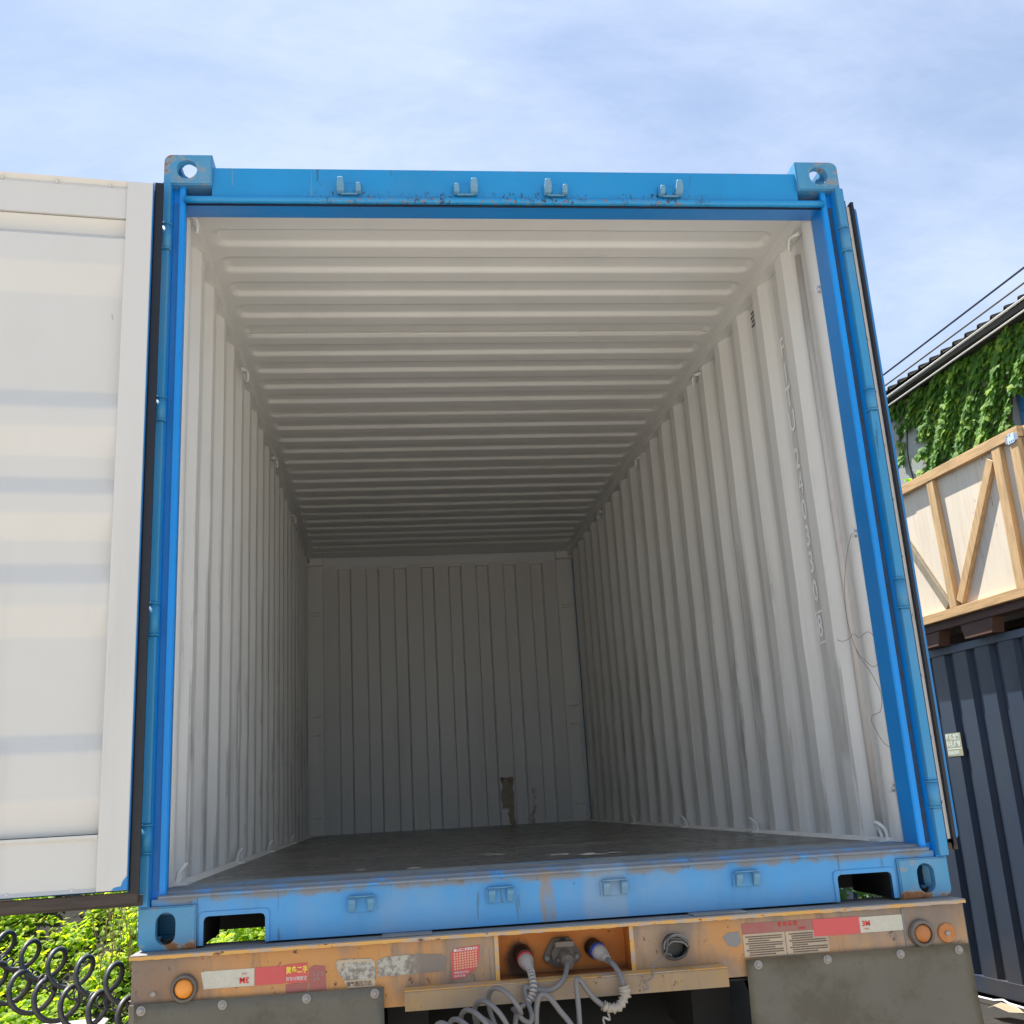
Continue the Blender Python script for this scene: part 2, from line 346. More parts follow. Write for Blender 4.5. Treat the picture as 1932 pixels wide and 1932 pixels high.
REDPR = M('red_print', (.60, .03, .03), .5).done(); DKPR = M('dark_print', (.09, .06, .05), .6).done(); WALLPR = M('white_wall_lettering', (.99, .99, .98), .6).done()
m = M('green_print_film', (.10, .32, .17), .5); m.mix((m.y + m.noise(6, 3)).ss(4.70, 4.86) * .8, (.45, .38, .26)); GRN = m.done()
# ------------------------------------------------------------------ ground
GZ = -1.25
def slab(name, x0, x1, y0, y1, z, mat, h=.2, n=1):
    bm = B(x0, x1, y0, y1, z - h, z); o = obj(name, bm, mat); tag(o, kind='structure'); return o
m = M('dark_soil', (.022, .019, .015), .95); m.mix(m.noise(3, 8, .7).ss(.5, .7), (.04, .034, .026)); m.mix(m.noise(25, 6, .7).ss(.62, .7), (.07, .055, .035)); m.bump(m.noise(12, 8, .7), .05, .8); SOIL = m.done()
m = M('yard_concrete', (.47, .43, .375), .85); m.mix(m.noise(.8, 8, .65).ss(.4, .7) * .5, (.34, .31, .27)); m.mix(m.noise(18, 6, .7).ss(.6, .7) * .4, (.2, .18, .15)); m.bump(m.noise(20, 6), .01, .4); CONC = m.done()
slab('ground', -250, 250, -250, 250, GZ - .012, SOIL)
slab('concrete_yard', -30, 30, -45, -.4, GZ, CONC, .1)
# ------------------------------------------------------------------ the blue shipping container
con = thing('shipping_container', (0, 0, 0), 'blue shipping container with white ribbed interior standing open on the orange trailer', 'container')
def mir(s, bm):
    if s > 0:
        for q in bm.verts: q.co.x = -q.co.x
        bmesh.ops.reverse_faces(bm, faces=bm.faces)
    return bm
# corner castings: hollow steel boxes with an oval hole in each outer face
def casting(sx, front, top):
    z0, z1 = (2.473, 2.591) if top else (0., .118)
    y0, y1 = (5.88, 6.058) if front else (-.004, .174)
    cx, cy, czz = -1.138, (y0 + y1) / 2, (z0 + z1) / 2
    bm = bmesh.new()
    # outline in XZ with the outer corner rounded
    r = .026; pts = []
    tz, bz = z1, z0
    oz, iz = (tz, bz) if top else (bz, tz)      # oz: outer (rounded) height
    sg = 1 if top else -1
    for k in range(6):
        a = pi / 2 * k / 5; pts.append((-1.219 + r - r * cos(a), oz - sg * (r - r * sin(a))))
    pts += [(-1.057, oz), (-1.057, iz), (-1.219, iz)]
    prism(bm, pts, lambda p: (p[0], y0, p[1]), lambda p: (p[0], y1, p[1])); fixn(bm)
    bmesh.ops.bevel(bm, geom=[e for e in bm.edges if abs(e.verts[0].co.y - e.verts[1].co.y) < 1e-5], offset=.004, segments=2, affect='EDGES')
    t = .028
    c1 = bmesh.new(); box(c1, -1.219 + t, -1.057 - .012, y0 + t, y1 - t * .6, z0 + t * .9 if top else z0 + t, z1 - t if top else z1 - t * .9)
    fy = y1 if front else y0
    c2 = bmesh.new(); prism(c2, [(p[0] + (-1.142), p[1] + czz) for p in stadium(.070 if top else .056, .074 if top else .088)], lambda p: (p[0], fy - .05, p[1]), lambda p: (p[0], fy + .05, p[1]))
    c3 = bmesh.new(); fz = z1 if top else z0; prism(c3, [(p[0] + cx, p[1] + cy) for p in stadium(.072, .124)], lambda p: (p[0], p[1], fz - .05), lambda p: (p[0], p[1], fz + .05))
    c4 = bmesh.new(); prism(c4, [(p[0] + cy, p[1] + czz) for p in stadium(.052, .080)], lambda p: (-1.27, p[0], p[1]), lambda p: (-1.17, p[0], p[1]))
    return mir(sx, boolean(bm, [c1, c2, c3, c4]))
for sx in (-1, 1):
    for fr in (0, 1):
        for tp in (0, 1): obj('corner_casting', casting(sx, fr, tp), CAST if not fr else WHITE, con, smooth=rad(30))
# header
bm = bmesh.new()
prof = [(.012, 2.430), (.012, 2.548), (.020, 2.553), (.16, 2.553), (.16, 2.450), (.026, 2.424), (.020, 2.428)]
prism(bm, prof, lambda p: (-1.0575, p[0], p[1]), lambda p: (1.0575, p[0], p[1]))
obj('header', fixn(bm), BLUEH, con)
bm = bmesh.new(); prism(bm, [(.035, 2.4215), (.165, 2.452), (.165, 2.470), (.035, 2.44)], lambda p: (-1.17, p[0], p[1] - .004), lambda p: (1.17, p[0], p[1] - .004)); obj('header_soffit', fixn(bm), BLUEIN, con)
# rolled gutter lip and its dark groove
bm = bmesh.new(); seg = [(-1.15 + 2.30 * k / 40, .006, 2.4195 + random.uniform(-.0008, .0008)) for k in range(41)]
tube(bm, seg, .0125, 10); obj('gutter_lip', bm, BLUEH, con)
bm = T([(-1.15, .030, 2.4145), (1.15, .030, 2.4145)], .004, 6); obj('header_seam', bm, M('dark_seam', (.01, .02, .05), .8).done(), con)
# corner posts, profile in X (outer -> inner) and Y
for s in (-1, 1):
    a = [( -1.219, .004), (-1.190, .004), (-1.190, .034), (-1.166, .034), (-1.166, .014), (-1.150, .014), (-1.146, .020), (-1.149, .036), (-1.153, .040), (-1.170, .165), (-1.219, .165)]
    bm = bmesh.new(); prism(bm, a, lambda p: (p[0], p[1], .1185), lambda p: (p[0], p[1], 2.4725)); fixn(bm)
    # the inner part stops at the sill ledge and the header
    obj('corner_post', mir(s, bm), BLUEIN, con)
    for z0, z1 in ((.1190, .268), (.345, .902), (.998, 1.598), (1.675, 2.214), (2.306, 2.4725)):
        bm = B(-1.2195, -1.1895, -.022, .0035, z0 + .003, z1 - .003, .005); obj('hinge_strip', mir(s, bm), HINGE, con)
    for z0, z1 in ((.27, .343), (.904, .996), (1.60, 1.673), (2.216, 2.304)):
        bm = T([(-1.2035, -.012, z0), (-1.2035, -.012, z1)], .0185, 14); obj('hinge_knuckle', mir(s, bm), HINGE, con)
        for zc in (z0 - .005, z1 + .0005): obj('hinge_collar', mir(s, T([(-1.2035, -.012, zc), (-1.2035, -.012, zc + .0045)], .021, 14)), HINGE, con)
    bm = B(-1.1895, -1.1665, .0325, .0335, .16, 2.42); obj('seam_sealant', mir(s, bm), SEAM if s > 0 else BLUE, con)
    # rounded white bar behind the post
    bm = bmesh.new(); c = (-1.198, .226); pts = [(c[0] + .032 * cos(t), c[1] + .058 * sin(t)) for t in [-pi / 2 + pi * k / 10 for k in range(11)]] + [(-1.2185, .284), (-1.2185, .168)]
    prism(bm, pts, lambda p: (p[0], p[1], .158), lambda p: (p[0], p[1], 2.50)); obj('inner_post_bar', mir(s, fixn(bm)), WHITE, con, smooth=rad(35))
    # loops welded on that bar
    for z in ((.33, 1.205, 2.16) if s > 0 else ()):
        bm = T([(-1.170, .172, z + .008), (-1.158, .168, z + .012), (-1.150, .17, z + .002), (-1.157, .176, z - .010), (-1.170, .18, z - .008)], .004, 6); obj('tie_loop', mir(s, bm), WHITE, con)
# sill with two notched forklift openings
bm = bmesh.new()
def notch(x0, x1, h):
    r = .012; return [(x0, .006), (x0, h - r), (x0 + r * .3, h - r * .3), (x0 + r, h), (x1 - r, h), (x1 - r * .3, h - r * .3), (x1, h - r), (x1, .006)]
out = [(-1.0565, .006)] + notch(-1.038, -.864, .084) + notch(.862, 1.036, .084) + [(1.0565, .006), (1.0565, .138), (-1.0565, .138)]
prism(bm, out, lambda p: (p[0], .010, p[1]), lambda p: (p[0], .016, p[1])); obj('sill_face', fixn(bm), SILL, con)
bm = bmesh.new(); prism(bm, [(-.0, .1385), (-.004, .1420), (-.004, .1460), (0, .149), (.030, .1495), (.034, .157), (.165, .158), (.165, .1385)], lambda p: (-1.165, p[0], p[1]), lambda p: (1.165, p[0], p[1])); obj('sill_ledge', fixn(bm), SILL, con)
for x0, x1 in ((-1.038, -.864), (.862, 1.036)):
    a, b = notch(x0 - .012, x1 + .012, .096), notch(x0, x1, .084)
    bm = bmesh.new(); n = len(a)
    f = [[bm.verts.new((p[0], y, p[1])) for p in q] for q, y in ((b, .018), (b, .0055), (a, .0055), (a, .018))]
    for q1, q2 in zip(f, f[1:]):
        for i in range(n - 1): bm.faces.new((q1[i], q1[i + 1], q2[i + 1], q2[i]))
    obj('forklift_pocket_rim', fixn(bm), SILL, con)
    bm = bmesh.new(); q = [[bm.verts.new((p[0], y, p[1])) for p in b] for y in (.018, .30)]
    for i in range(n - 1): bm.faces.new((q[0][i], q[0][i + 1], q[1][i + 1], q[1][i]))
    obj('forklift_pocket', fixn(bm), CHAS, con)
for s in (-1, 1): obj('sill_end', mir(s, B(-1.186, -1.0575, .012, .165, .1185, .1375)), SILL, con)
# cam keepers on header and sill
def keeper(x, z, top, s):
    k = B(x - .044, x + .044, .004, .0095, z - .024, z + .018, .003); p = obj('cam_keeper', k, BLUEH if top else SILL, con)
    if top:
        for xa, hw, zt_, yo in ((x - .030 * s, .0115, z + .026, .030), (x + .032 * s, .0085, z + .008, .024)):
            bm = bmesh.new(); pr = [(.004, z - .024), (-.014, z - .021), (-yo, z - .006), (-yo - .004, zt_ - .006), (-yo + .003, zt_), (-yo + .012, zt_ - .003), (-.008, z - .006), (.004, z - .004)]
            prism(bm, pr, lambda q: (xa - hw * (1.15 if q[1] < z else .8), q[0], q[1]), lambda q: (xa + hw * (1.15 if q[1] < z else .8), q[0], q[1])); fixn(bm); bmesh.ops.bevel(bm, geom=bm.edges[:], offset=.0018, segments=1, affect='EDGES'); obj('keeper_lug', bm, KEEP, p)
        bm = B(x - .030, x + .030, -.004, .004, z - .028, z - .023, .002); obj('keeper_base', bm, KEEP, p)
    else:
        for sg in (-1, 1):
            bm = bmesh.new(); xa = x + sg * .027; w1 = .0095
            pr = [(.004, z - .022), (-.008, z - .020), (-.018, z + .002), (-.020, z + .012), (-.012, z + .017), (.004, z + .017)]
            prism(bm, pr, lambda q: (xa - w1, q[0], q[1]), lambda q: (xa + w1 - .004 * (q[1] < z), q[0], q[1])); obj('keeper_lug', fixn(bm), KEEP, p)
        bm = B(x - .038, x + .038, -.009, .004, z + .0175, z + .022, .002); obj('keeper_base', bm, KEEP, p)
for x, s in ((-.585, 1), (-.175, -1), (.15, 1), (.572, -1)): keeper(x, 2.468, True, s)
for x in (-.587, -.178, .166, .575): keeper(x, .092, False, 1)
# corrugated side walls, five welded sheets each; white inside, blue outside
PITCH = .285; Y0 = .495
def side_profile():
    pts = [(.285, .036), (.33, .036), (.425, .036)]
    k = 0
    while True:
        y = Y0 + k * PITCH
        if y + .07 > 5.80: break
        pts += [(y, 0), (y + .072, 0), (y + .142, .036), (y + .214, .036)]; k += 1
    pts = [p for p in pts if p[0] < 5.80] + [(5.875, .036)]
    return pts
def cut(pts, a, b):
    def at(y):
        for p, q in zip(pts, pts[1:]):
            if p[0] <= y <= q[0]: return p[1] + (q[1] - p[1]) * (y - p[0]) / (q[0] - p[0])
    return [(a, at(a))] + [p for p in pts if a < p[0] < b] + [(b, at(b))]
prof = side_profile()
SEAMS = [.285] + [Y0 + PITCH * k + .178 for k in (3, 7, 11, 15)] + [5.875]
for s in (-1, 1):
    for a, b in zip(SEAMS, SEAMS[1:]):
        ps = cut(prof, a, b); bm = bmesh.new(); t = .002
        zr = [.156 + 2.338 * q / 22 for q in range(23)]
        def dent(y, z):
            e_ = min(1, (z - .156) / .25, (2.494 - z) / .2)
            n1 = mnoise.noise((y * 1.3, z * 1.1, s * 3.)); n2 = mnoise.noise((y * 5.5, z * 2.3, s * 7.)); n3 = max(mnoise.noise((y * 3.1 + 9, z * 2.0, s * 5.)) - .28, 0)
            return e_ * (.0022 * n1 + .0010 * n2 - .014 * n3 * (z < 1.7))
        def wob(y, z): return .0015 * mnoise.noise((y * 2.1, z * 1.4, s * 11.)) * min(1, (z - .156) / .2, (2.494 - z) / .2)
        i = [[bm.verts.new((-1.176 - d - dent(y, z), y + wob(y, z), z)) for y, d in ps] for z in zr]; o_ = [[bm.verts.new((-1.176 - d - t - dent(y, z), y + wob(y, z), z)) for y, d in ps] for z in zr]
        for q in range(22):
            for n_ in range(len(ps) - 1):
                bm.faces.new((i[q][n_], i[q][n_ + 1], i[q + 1][n_ + 1], i[q + 1][n_])).material_index = 0
                f = bm.faces.new((o_[q][n_], o_[q + 1][n_], o_[q + 1][n_ + 1], o_[q][n_ + 1])); f.material_index = 1
            for e_ in (0, -1): bm.faces.new((i[q][e_], i[q + 1][e_], o_[q + 1][e_], o_[q][e_]))
        for n_ in range(len(ps) - 1): bm.faces.new((i[-1][n_], i[-1][n_ + 1], o_[-1][n_ + 1], o_[-1][n_])).material_index = 0
        obj('side_panel', mir(s, fixn(bm)), [WHITE, BLUE], con, smooth=rad(18))
    for a in SEAMS[1:-1]:
        pts = [(-1.176 - .036 + .0022 + random.uniform(-.0006, .0006), a + random.uniform(-.0012, .0012), .16 + 2.33 * k / 60) for k in range(61)]
        obj('weld_seam', mir(s, T(pts, .0028, 5)), WHITE, con)
    bm = bmesh.new(); prism(bm, [(-1.162, 2.4945), (-1.162, 2.556), (-1.219, 2.556), (-1.219, 2.4945)], lambda p: (p[0], .175, p[1]), lambda p: (p[0], 5.879, p[1])); obj('top_rail', mir(s, fixn(bm)), [WHITE], con)
    bm = B(-1.2185, -1.2155, .1745, 5.879, .01, .155); box(bm, -1.2150, -1.165, .290, 5.879, .140, .155); obj('bottom_rail', mir(s, bm), BLUE, con)
    bm = bmesh.new(); prism(bm, [(-1.172, .1575), (-1.140, .1575), (-1.172, .170)], lambda p: (p[0], .24, p[1]), lambda p: (p[0], 5.87, p[1])); obj('floor_edge_strip', mir(s, fixn(bm)), WHITE, con)
# roof sheets with pressed ribs
def rib_h(x, y):
    k = round((y - .602) / .209); c = .602 + k * .209 + .0     # centre between the ribs
    best = 0
    for cc in (.602 + .209 * (k), .602 + .209 * (k + 1), .602 + .209 * (k - 1)):
        c0 = cc + .086                                          # centre of the pressed rib (Y .614..-.. .741)
        hw = .052; L = 1.115
        cr = .030; qx = max(abs(x) - (L - cr), 0); qy = max(abs(y - c0) - (hw - cr), 0)
        d = (math.hypot(qx, qy) - cr) if (qx > 0 or qy > 0) else max(abs(x) - L, abs(y - c0) - hw)
        # near edge steep, far edge (facing the door) sloping
        wd = .027 if y > c0 else .010
        if abs(x) > L - .03: wd = max(wd * .9, .018)
        t = min(max((-d + (.012)) / wd, 0), 1); t = t * t * (3 - 2 * t)
        best = max(best, t)
    return best * .016
RS = [.166, 1.337, 2.382, 3.427, 4.472, 5.72]
xs = [-1.17, -1.135] + [-1.125 + .008 * k for k in range(14)] + [-1.0, -.5, 0, .5, 1.0] + [1.021 + .008 * k for k in range(14)] + [1.135, 1.17]
for a, b in zip(RS, RS[1:]):
    ny = int((b - a) / .0075); bm = bmesh.new(); g = []
    for j in range(ny + 1):
        y = a + (b - a) * j / ny; h = [rib_h(x, y) if .38 < y < 5.62 else 0 for x in xs]
        g.append([bm.verts.new((x, y, 2.548 - .006 * (abs(x) / 1.17) ** 2 * 0 + q)) for x, q in zip(xs, h)])
    for r1_, r2_ in zip(g, g[1:]):
        for i in range(len(xs) - 1): bm.faces.new((r1_[i], r2_[i], r2_[i + 1], r1_[i + 1])).smooth = True
    bot = list(bm.faces); ext = bmesh.ops.duplicate(bm, geom=bm.verts[:] + bm.edges[:] + bm.faces[:])
    for q in ext['geom']:
        if isinstance(q, bmesh.types.BMVert): q.co.z += .003
        elif isinstance(q, bmesh.types.BMFace): q.material_index = 1
    bmesh.ops.reverse_faces(bm, faces=[q for q in ext['geom'] if isinstance(q, bmesh.types.BMFace)])
    obj('roof_panel', bm, [WHITE, BLUE], con)
for a in RS[1:-1]: obj('weld_seam', T([(-1.12 + 2.24 * k / 50, a + random.uniform(-.001, .001), 2.547) for k in range(51)], .003, 5), WHITE, con)
bm = bmesh.new(); prism(bm, [(5.70, 2.545), (5.88, 2.537), (5.88, 2.552), (5.70, 2.5525)], lambda p: (-1.16, p[0], p[1]), lambda p: (1.16, p[0], p[1])); obj('front_roof_plate', fixn(bm), WHITE, con)
# end wall: flush and recessed flats
bm = bmesh.new(); px = [(-1.054, .0), (-.927, 0)]
for k in range(8):
    x = -.927 + .2485 * k; px += [(x + .001, .0), (x + .014, .036), (x + .108, .036), (x + .122, 0)]
px = [(-1.0545, 0), (-.94, 0)] + px[2:] + [(1.0545, 0)]
zt, zb = 2.464, .157
lo = [bm.verts.new((x, 5.93 + d, zb)) for x, d in px]; hi = [bm.verts.new((x, 5.93 + d, zt if d == 0 else zt - .012)) for x, d in px]
for i in range(len(px) - 1): bm.faces.new((lo[i], lo[i + 1], hi[i + 1], hi[i]))
obj('end_wall', fixn(bm), ENDW, con)
obj('end_wall_filler', B(-1.0555, 1.0555, 5.9325, 5.972, 2.440, 2.4635), WHITE, con)
obj('end_wall_header', B(-1.0555, 1.0555, 5.929, 5.972, 2.4645, 2.552), WHITE, con)
bm = B(-1.213, 1.213, 5.975, 5.99, .0, 2.59); obj('end_wall_outer_skin', bm, BLUE, con)
for s in (-1, 1): obj('front_post_side', mir(s, B(-1.2185, -1.2135, 5.876, 6.04, .119, 2.4725)), BLUE, con)
obj('front_header', B(-1.0565, 1.0565, 5.8805, 5.974, 2.553, 2.585), BLUE, con)
obj('front_sill', B(-1.0565, 1.0565, 5.926, 6.04, .005, .156), BLUE, con)
for s in (-1, 1):
    obj('front_post', mir(s, B(-1.212, -1.0565, 5.925, 5.97, .157, 2.472)), WHITE, con)
    for z in (.30, .98, 1.14, 2.02, 2.05): obj('lashing_bar', mir(s, T([(-1.165, 5.905, z), (-1.085, 5.908, z + .002)], .005, 6)), WHITE, con)
# lashing rings
def ring(x, y, z, s, floor):
    bm = bmesh.new(); sg = -s   # towards the middle
    if floor:
        tube(bm, smoothpath([(x, y - .018, z - .03), (x + sg * .008, y - .024, z + .000), (x + sg * .022, y - .014, z + .020), (x + sg * .026, y + .002, z + .024), (x + sg * .020, y + .016, z + .018), (x + sg * .006, y + .022, z - .002), (x, y + .016, z - .03)], 4), .0065, 7)
        box(bm, min(x, x + sg * .04), max(x, x + sg * .04), y - .045, y + .045, .158, .166)
    else:
        tube(bm, smoothpath([(x - sg * .012, y - .025, z + .028), (x + sg * .010, y - .014, z + .016), (x + sg * .014, y, z - .010), (x + sg * .010, y + .010, z - .030), (x - sg * .0, y + .018, z - .012), (x - sg * .012, y + .028, z + .022)], 4), .0055, 7)
        tube(bm, [(x - sg * .012, y - .055, z + .012), (x + sg * .016, y - .005, z + .016)], .008, 7)
    obj('lashing_ring', bm, WHITE, con)
for s in (-1, 1):
    for y in (.325, 1.699, 3.044, 4.335): ring(s * 1.155, y if s > 0 else y - .12, 2.445, s, False)
    for y in (.29, 1.58, 2.76, 4.05): ring(s * 1.168, y, .195, s, True)
# ventilation grille on the right wall
bm = bmesh.new()
for r_ in range(4):
    for c in range(2 if r_ % 2 else 3):
        lathe(bm, [(.006, 0), (.006, .0015)], (1.2100, .935 + .018 * c + (.009 if r_ % 2 else 0), 2.395 + .020 * r_), (-1, 0, 0), 8)
obj('vent_holes', bm, BLK, con, label='small cluster of dark vent holes near the ceiling')
# container number in tall characters, one above the other
z = 2.145
chars = [('F', 2.145), ('I', 2.035), ('T', 1.925), ('U', 1.815), ('2', 1.652), ('4', 1.542), ('0', 1.432), ('3', 1.322), ('3', 1.212), ('0', 1.095), ('8', .952)]
sp0 = Matrix(((0, 0, -1, 1.2068), (-1, 0, 0, 0), (0, 1, 0, 0), (0, 0, 0, 1)))
for ch, z in chars:
    Mx = Matrix.Translation((0, .672, z)) @ sp0
    text('lettering', ch, .126, WALLPR, con, Mx, ext=.0004, sx=.72, align='CENTER', bold=.0012, label='white character %s of the number on the right wall' % ch)
bm = bmesh.new(); 
for z in (1.012, .892): box(bm, 1.2076, 1.2086, .640, .705, z - .0035, z + .0035)
box(bm, 1.2076, 1.2086, .700, .7045, .892, 1.012)
obj('lettering_frame', bm, WALLPR, con)
# floor: threshold plate and boards
obj('threshold_plate', B(-1.165, 1.165, .1655, .33, .150, .1590), THR, con)
bd = .333; ys = [.333, 1.40, 2.56, 3.72, 4.88, 5.925]
for a, b in zip(ys, ys[1:]):
    for x0, x1 in ((-1.172, -.002), (.002, 1.172)): obj('floor_board', B(x0, x1, a + .0015, b - .0015, .130, .1572 + random.uniform(-.0006, .0006), .0015), FLOOR, con)
SCR = M('pale_scratch', (.62, .57, .49), .8).done()
bm = bmesh.new()
for (xa, ya), (xb, yb), wd in (((-.93, 1.425), (-.30, 1.392), .022), ((.10, 1.462), (.98, 1.33), .022), ((-.86, 1.50), (-.70, 1.49), .014), ((.22, 1.22), (.42, 1.36), .012)):
    n = 24; t = []
    for k in range(n + 1):
        f = k / n; x, y = xa + (xb - xa) * f, ya + (yb - ya) * f; h = wd * random.uniform(.15, .7); t.append((bm.verts.new((x, y - h, .1586)), bm.verts.new((x, y + h, .1586))))
    for p, q in zip(t, t[1:]): bm.faces.new((p[0], q[0], q[1], p[1]))
for cx, cy in ((-.12, 1.05), (-.10, .98), (-.115, 1.02), (.22, .66), (.205, .60), (.30, .62), (.12, .72), (-.42, .42), (.10, .68), (.235, .55), (-.6, .5)):
    n = 7; r = random.uniform(.014, .034); vs = [bm.verts.new((cx + 1.6 * r * random.uniform(.4, 1.2) * cos(2 * pi * k / n), cy + r * 1.8 * random.uniform(.4, 1.2) * sin(2 * pi * k / n), .1588)) for k in range(n)]; bm.faces.new(vs)
o = obj('floor_scratches', bm, SCR, con)
# underframe
for k in range(14): obj('cross_member', B(-1.2145, 1.2145, .35 + .41 * k, .395 + .41 * k, .012, .128), CHAS, con)
# ---- doors
def make_door(parent, name_label, far_white=True):
    """local space: x from the hinge edge outwards, y 0 = inner face, -.062 = outer skin, z real"""
    W = 1.15
    zs = [(2.276, .020), (2.262, .034), (2.228, .040), (2.200, .009), (2.105, .009), (2.002, .042), (1.668, .042), (1.607, .009), (1.546, .009), (1.452, .042), (1.384, .042), (1.326, .009), (1.267, .009), (1.185, .042), (1.112, .042), (1.048, .009), (.985, .009), (.891, .042), (.61, .042), (.558, .009), (.428, .009), (.356, .040), (.330, .040)]
    fine = []
    def dz(z):
        for (za, da), (zb, db) in zip(zs, zs[1:]):
            if zb <= z <= za: return da + (db - da) * (za - z) / (za - zb)
        return zs[0][1] if z > zs[0][0] else zs[-1][1]
    z = 2.200; zs0 = [q for q in zs if q[0] > 2.2]
    while z > .340:
        fine.append((z, sum(.009 + (dz(min(max(z + o_, .34), 2.2)) - .009) * .74 for o_ in (-.006, -.004, -.002, 0, .002, .004, .006)) / 7)); z -= .004
    zs = zs0 + fine + [(.330, .036)]
    bm = bmesh.new()
    for f_, mi in ((0, 0), (-.003, 1)):
        a = [bm.verts.new((.098, -d + f_, z)) for z, d in zs]; b = [bm.verts.new((W - .098, -d + f_, z)) for z, d in zs]
        for i in range(len(zs) - 1):
            f = bm.faces.new((a[i], b[i], b[i + 1], a[i + 1]) if mi == 0 else (a[i], a[i + 1], b[i + 1], b[i])); f.material_index = mi
    d = obj('door', bm, [DOORW, BLUE], parent, local=True, smooth=rad(35))
    off = d.location.copy()
    def part(n_, bm_, mt, smooth=None):
        for q in bm_.verts: q.co -= off
        return obj(n_, bm_, mt, d, local=True, smooth=smooth)
    part('door_stile', B(.018, .1, -.044, 0, .176, 2.412, .003), DOORW); part('door_stile', B(W - .1, W - .018, -.044, 0, .176, 2.412, .003), DOORW)
    bm = bmesh.new(); prism(bm, [(-.016, 2.400), (-.002, 2.412), (-.050, 2.412), (-.050, 2.279), (-.010, 2.279), (-.010, 2.386)], lambda p: (.101, p[0], p[1]), lambda p: (W - .101, p[0], p[1])); part('door_rail', fixn(bm), DOORW)
    bm = bmesh.new(); prism(bm, [(-.002, .176), (-.050, .176), (-.050, .328), (-.004, .328), (-.004, .320), (-.016, .312), (-.014, .186)], lambda p: (.101, p[0], p[1]), lambda p: (W - .101, p[0], p[1])); part('door_rail', fixn(bm), DOORW)
    for k in range(6):
        bm = bmesh.new(); lathe(bm, [(.0045, 0), (.0045, .006), (.0025, .008)], (.155 + .165 * k, -.010, 2.394), (0, 1, 0), 8); part('rivet', bm, DOORW)
        bm = bmesh.new(); lathe(bm, [(.007, 0), (.006, .003), (.003, .005)], (.165 + .165 * k, -.014, .182), (0, 1, 0), 8); part('rivet', bm, DOORW)
    for z in (.88, .733, .598):
        bm = bmesh.new(); lathe(bm, [(.009, 0), (.009, .002), (.006, .0035), (.0055, .002)], (.225, -.0415, z), (0, 1, 0), 12); part('plug', bm, DOORW)
    # blue frame skin behind the stile and round the edges
    part('door_frame_edge', B(.0158, .0175, -.021, -.002, .170, 2.418, .0005), BLUE)
    part('door_frame_skin', B(.0, W, -.062, -.0515, .170, 2.418, .002), BLUE)
    # gasket: two lips with the pale retaining bar between them
    part('gasket_lip', B(-.013, .0155, -.034, -.0215, .148, 2.430, .003), RUB)
    part('retainer_bar', B(-.001, .010, -.047, -.0345, .168, 2.416, .002), BAR)
    for k in range(11):
        bm = bmesh.new(); lathe(bm, [(.0045, 0), (.004, .003), (.002, .004)], (-.001, -.041, .28 + .20 * k), (-1, 0, 0), 8); part('rivet', bm, BAR)
    part('gasket_lip', B(-.006, .010, -.062, -.0475, .135, 2.440, .003), RUB)
    part('gasket_lip', B(-.01, W, -.034, -.020, .136, .168, .003), RUBD); part('gasket_lip', B(-.02, W, -.062, -.044, .128, .158, .003), RUBD)
    part('gasket_lip', B(.02, W, -.040, -.028, 2.4185, 2.4235), RUB)
    for z in (.30, .95, 1.636, 2.26): part('hinge_blade', B(.0, .12, -.076, -.0625, z - .035, z + .035, .002), HINGE)
    for x in (.38, .72):      # locking rods on the outer side
        part('locking_rod', T([(x, -.085, .16), (x, -.085, 2.43)], .017, 10), BAR)
    # a strip of bare blue at the lower corner
    bm = bmesh.new(); vs = [bm.verts.new(p) for p in ((.0185, .0008, .177), (.060, .0008, .177), (.052, .0008, .184), (.034, .0008, .187), (.030, .0008, .200), (.0185, .0008, .214))]; bm.faces.new(vs); part('bare_paint_patch', bm, BLUE)
    part('bare_paint_patch', B(.0176, .0186, -.004, .0008, .176, 2.412), BLUE)
    return d
dl = make_door(con, '')
# the door is built with its inner face towards +Y: turn it so that this face looks at -Y
door_off = dl.location.copy()
def pose_door(d, hinge, dirang, flip):
    base = Matrix.Translation(door_off)
    Mx = Matrix.Translation(hinge) @ Matrix.Rotation(dirang, 4, 'Z') @ (Matrix.Diagonal((1, -1, 1, 1)) if flip else Matrix())
    d.matrix_local = Mx @ base
# left door: x axis points to -X (and a little to the camera); its inner face looks at -Y
pose_door(dl, (-1.212, -.098, 0), pi + rad(7.4), False)
dl['label'] = 'left door swung open flat beside the container, cream inner face with horizontal ribs'
dr = copy(dl)
pose_door(dr, (1.288, .018, 0), pi / 2 - rad(1.2), True)
dr['label'] = 'right door folded back along the side, seen edge on with pale bar between black seals'
# ------------------------------------------------------------------ trailer
tr = thing('container_trailer', (0, 0, GZ), 'dusty orange skeletal trailer rear beam with sockets, stickers and olive mud flaps', 'trailer')
YB = -.06
def face(x0, x1, z0, z1, name='rear_beam', mt=ORANGE): return obj(name, B(x0, x1, YB, YB + .008, z0, z1), mt, tr)
face(-1.218, -.204, -.182, -.010); face(.190, 1.020, -.172, -.010); face(1.0215, 1.214, -.172, -.010)
obj('rear_beam_end', B(-1.219, -1.2115, YB + .009, .12, -.182, -.010), ORANGE, tr); obj('rear_beam_end', B(1.207, 1.2145, YB + .009, .12, -.172, -.010), ORANGE, tr)
obj('beam_top_plate', B(-1.224, 1.220, YB - .010, .12, -.0095, -.0005, .0015), TOPD, tr)
bm = bmesh.new(); 
seg = [(-1.224 + 2.444 * k / 160) for k in range(161)]
f = [[bm.verts.new((x, YB - .0115, z + (random.uniform(-.0016, .001) if z < -.005 else 0))) for x in seg] for z in (-.0035, -.0125)]
for i in range(160): bm.faces.new((f[1][i], f[1][i + 1], f[0][i + 1], f[0][i]))
g2 = [bm.verts.new((x, YB - .0095, -.0125)) for x in seg]
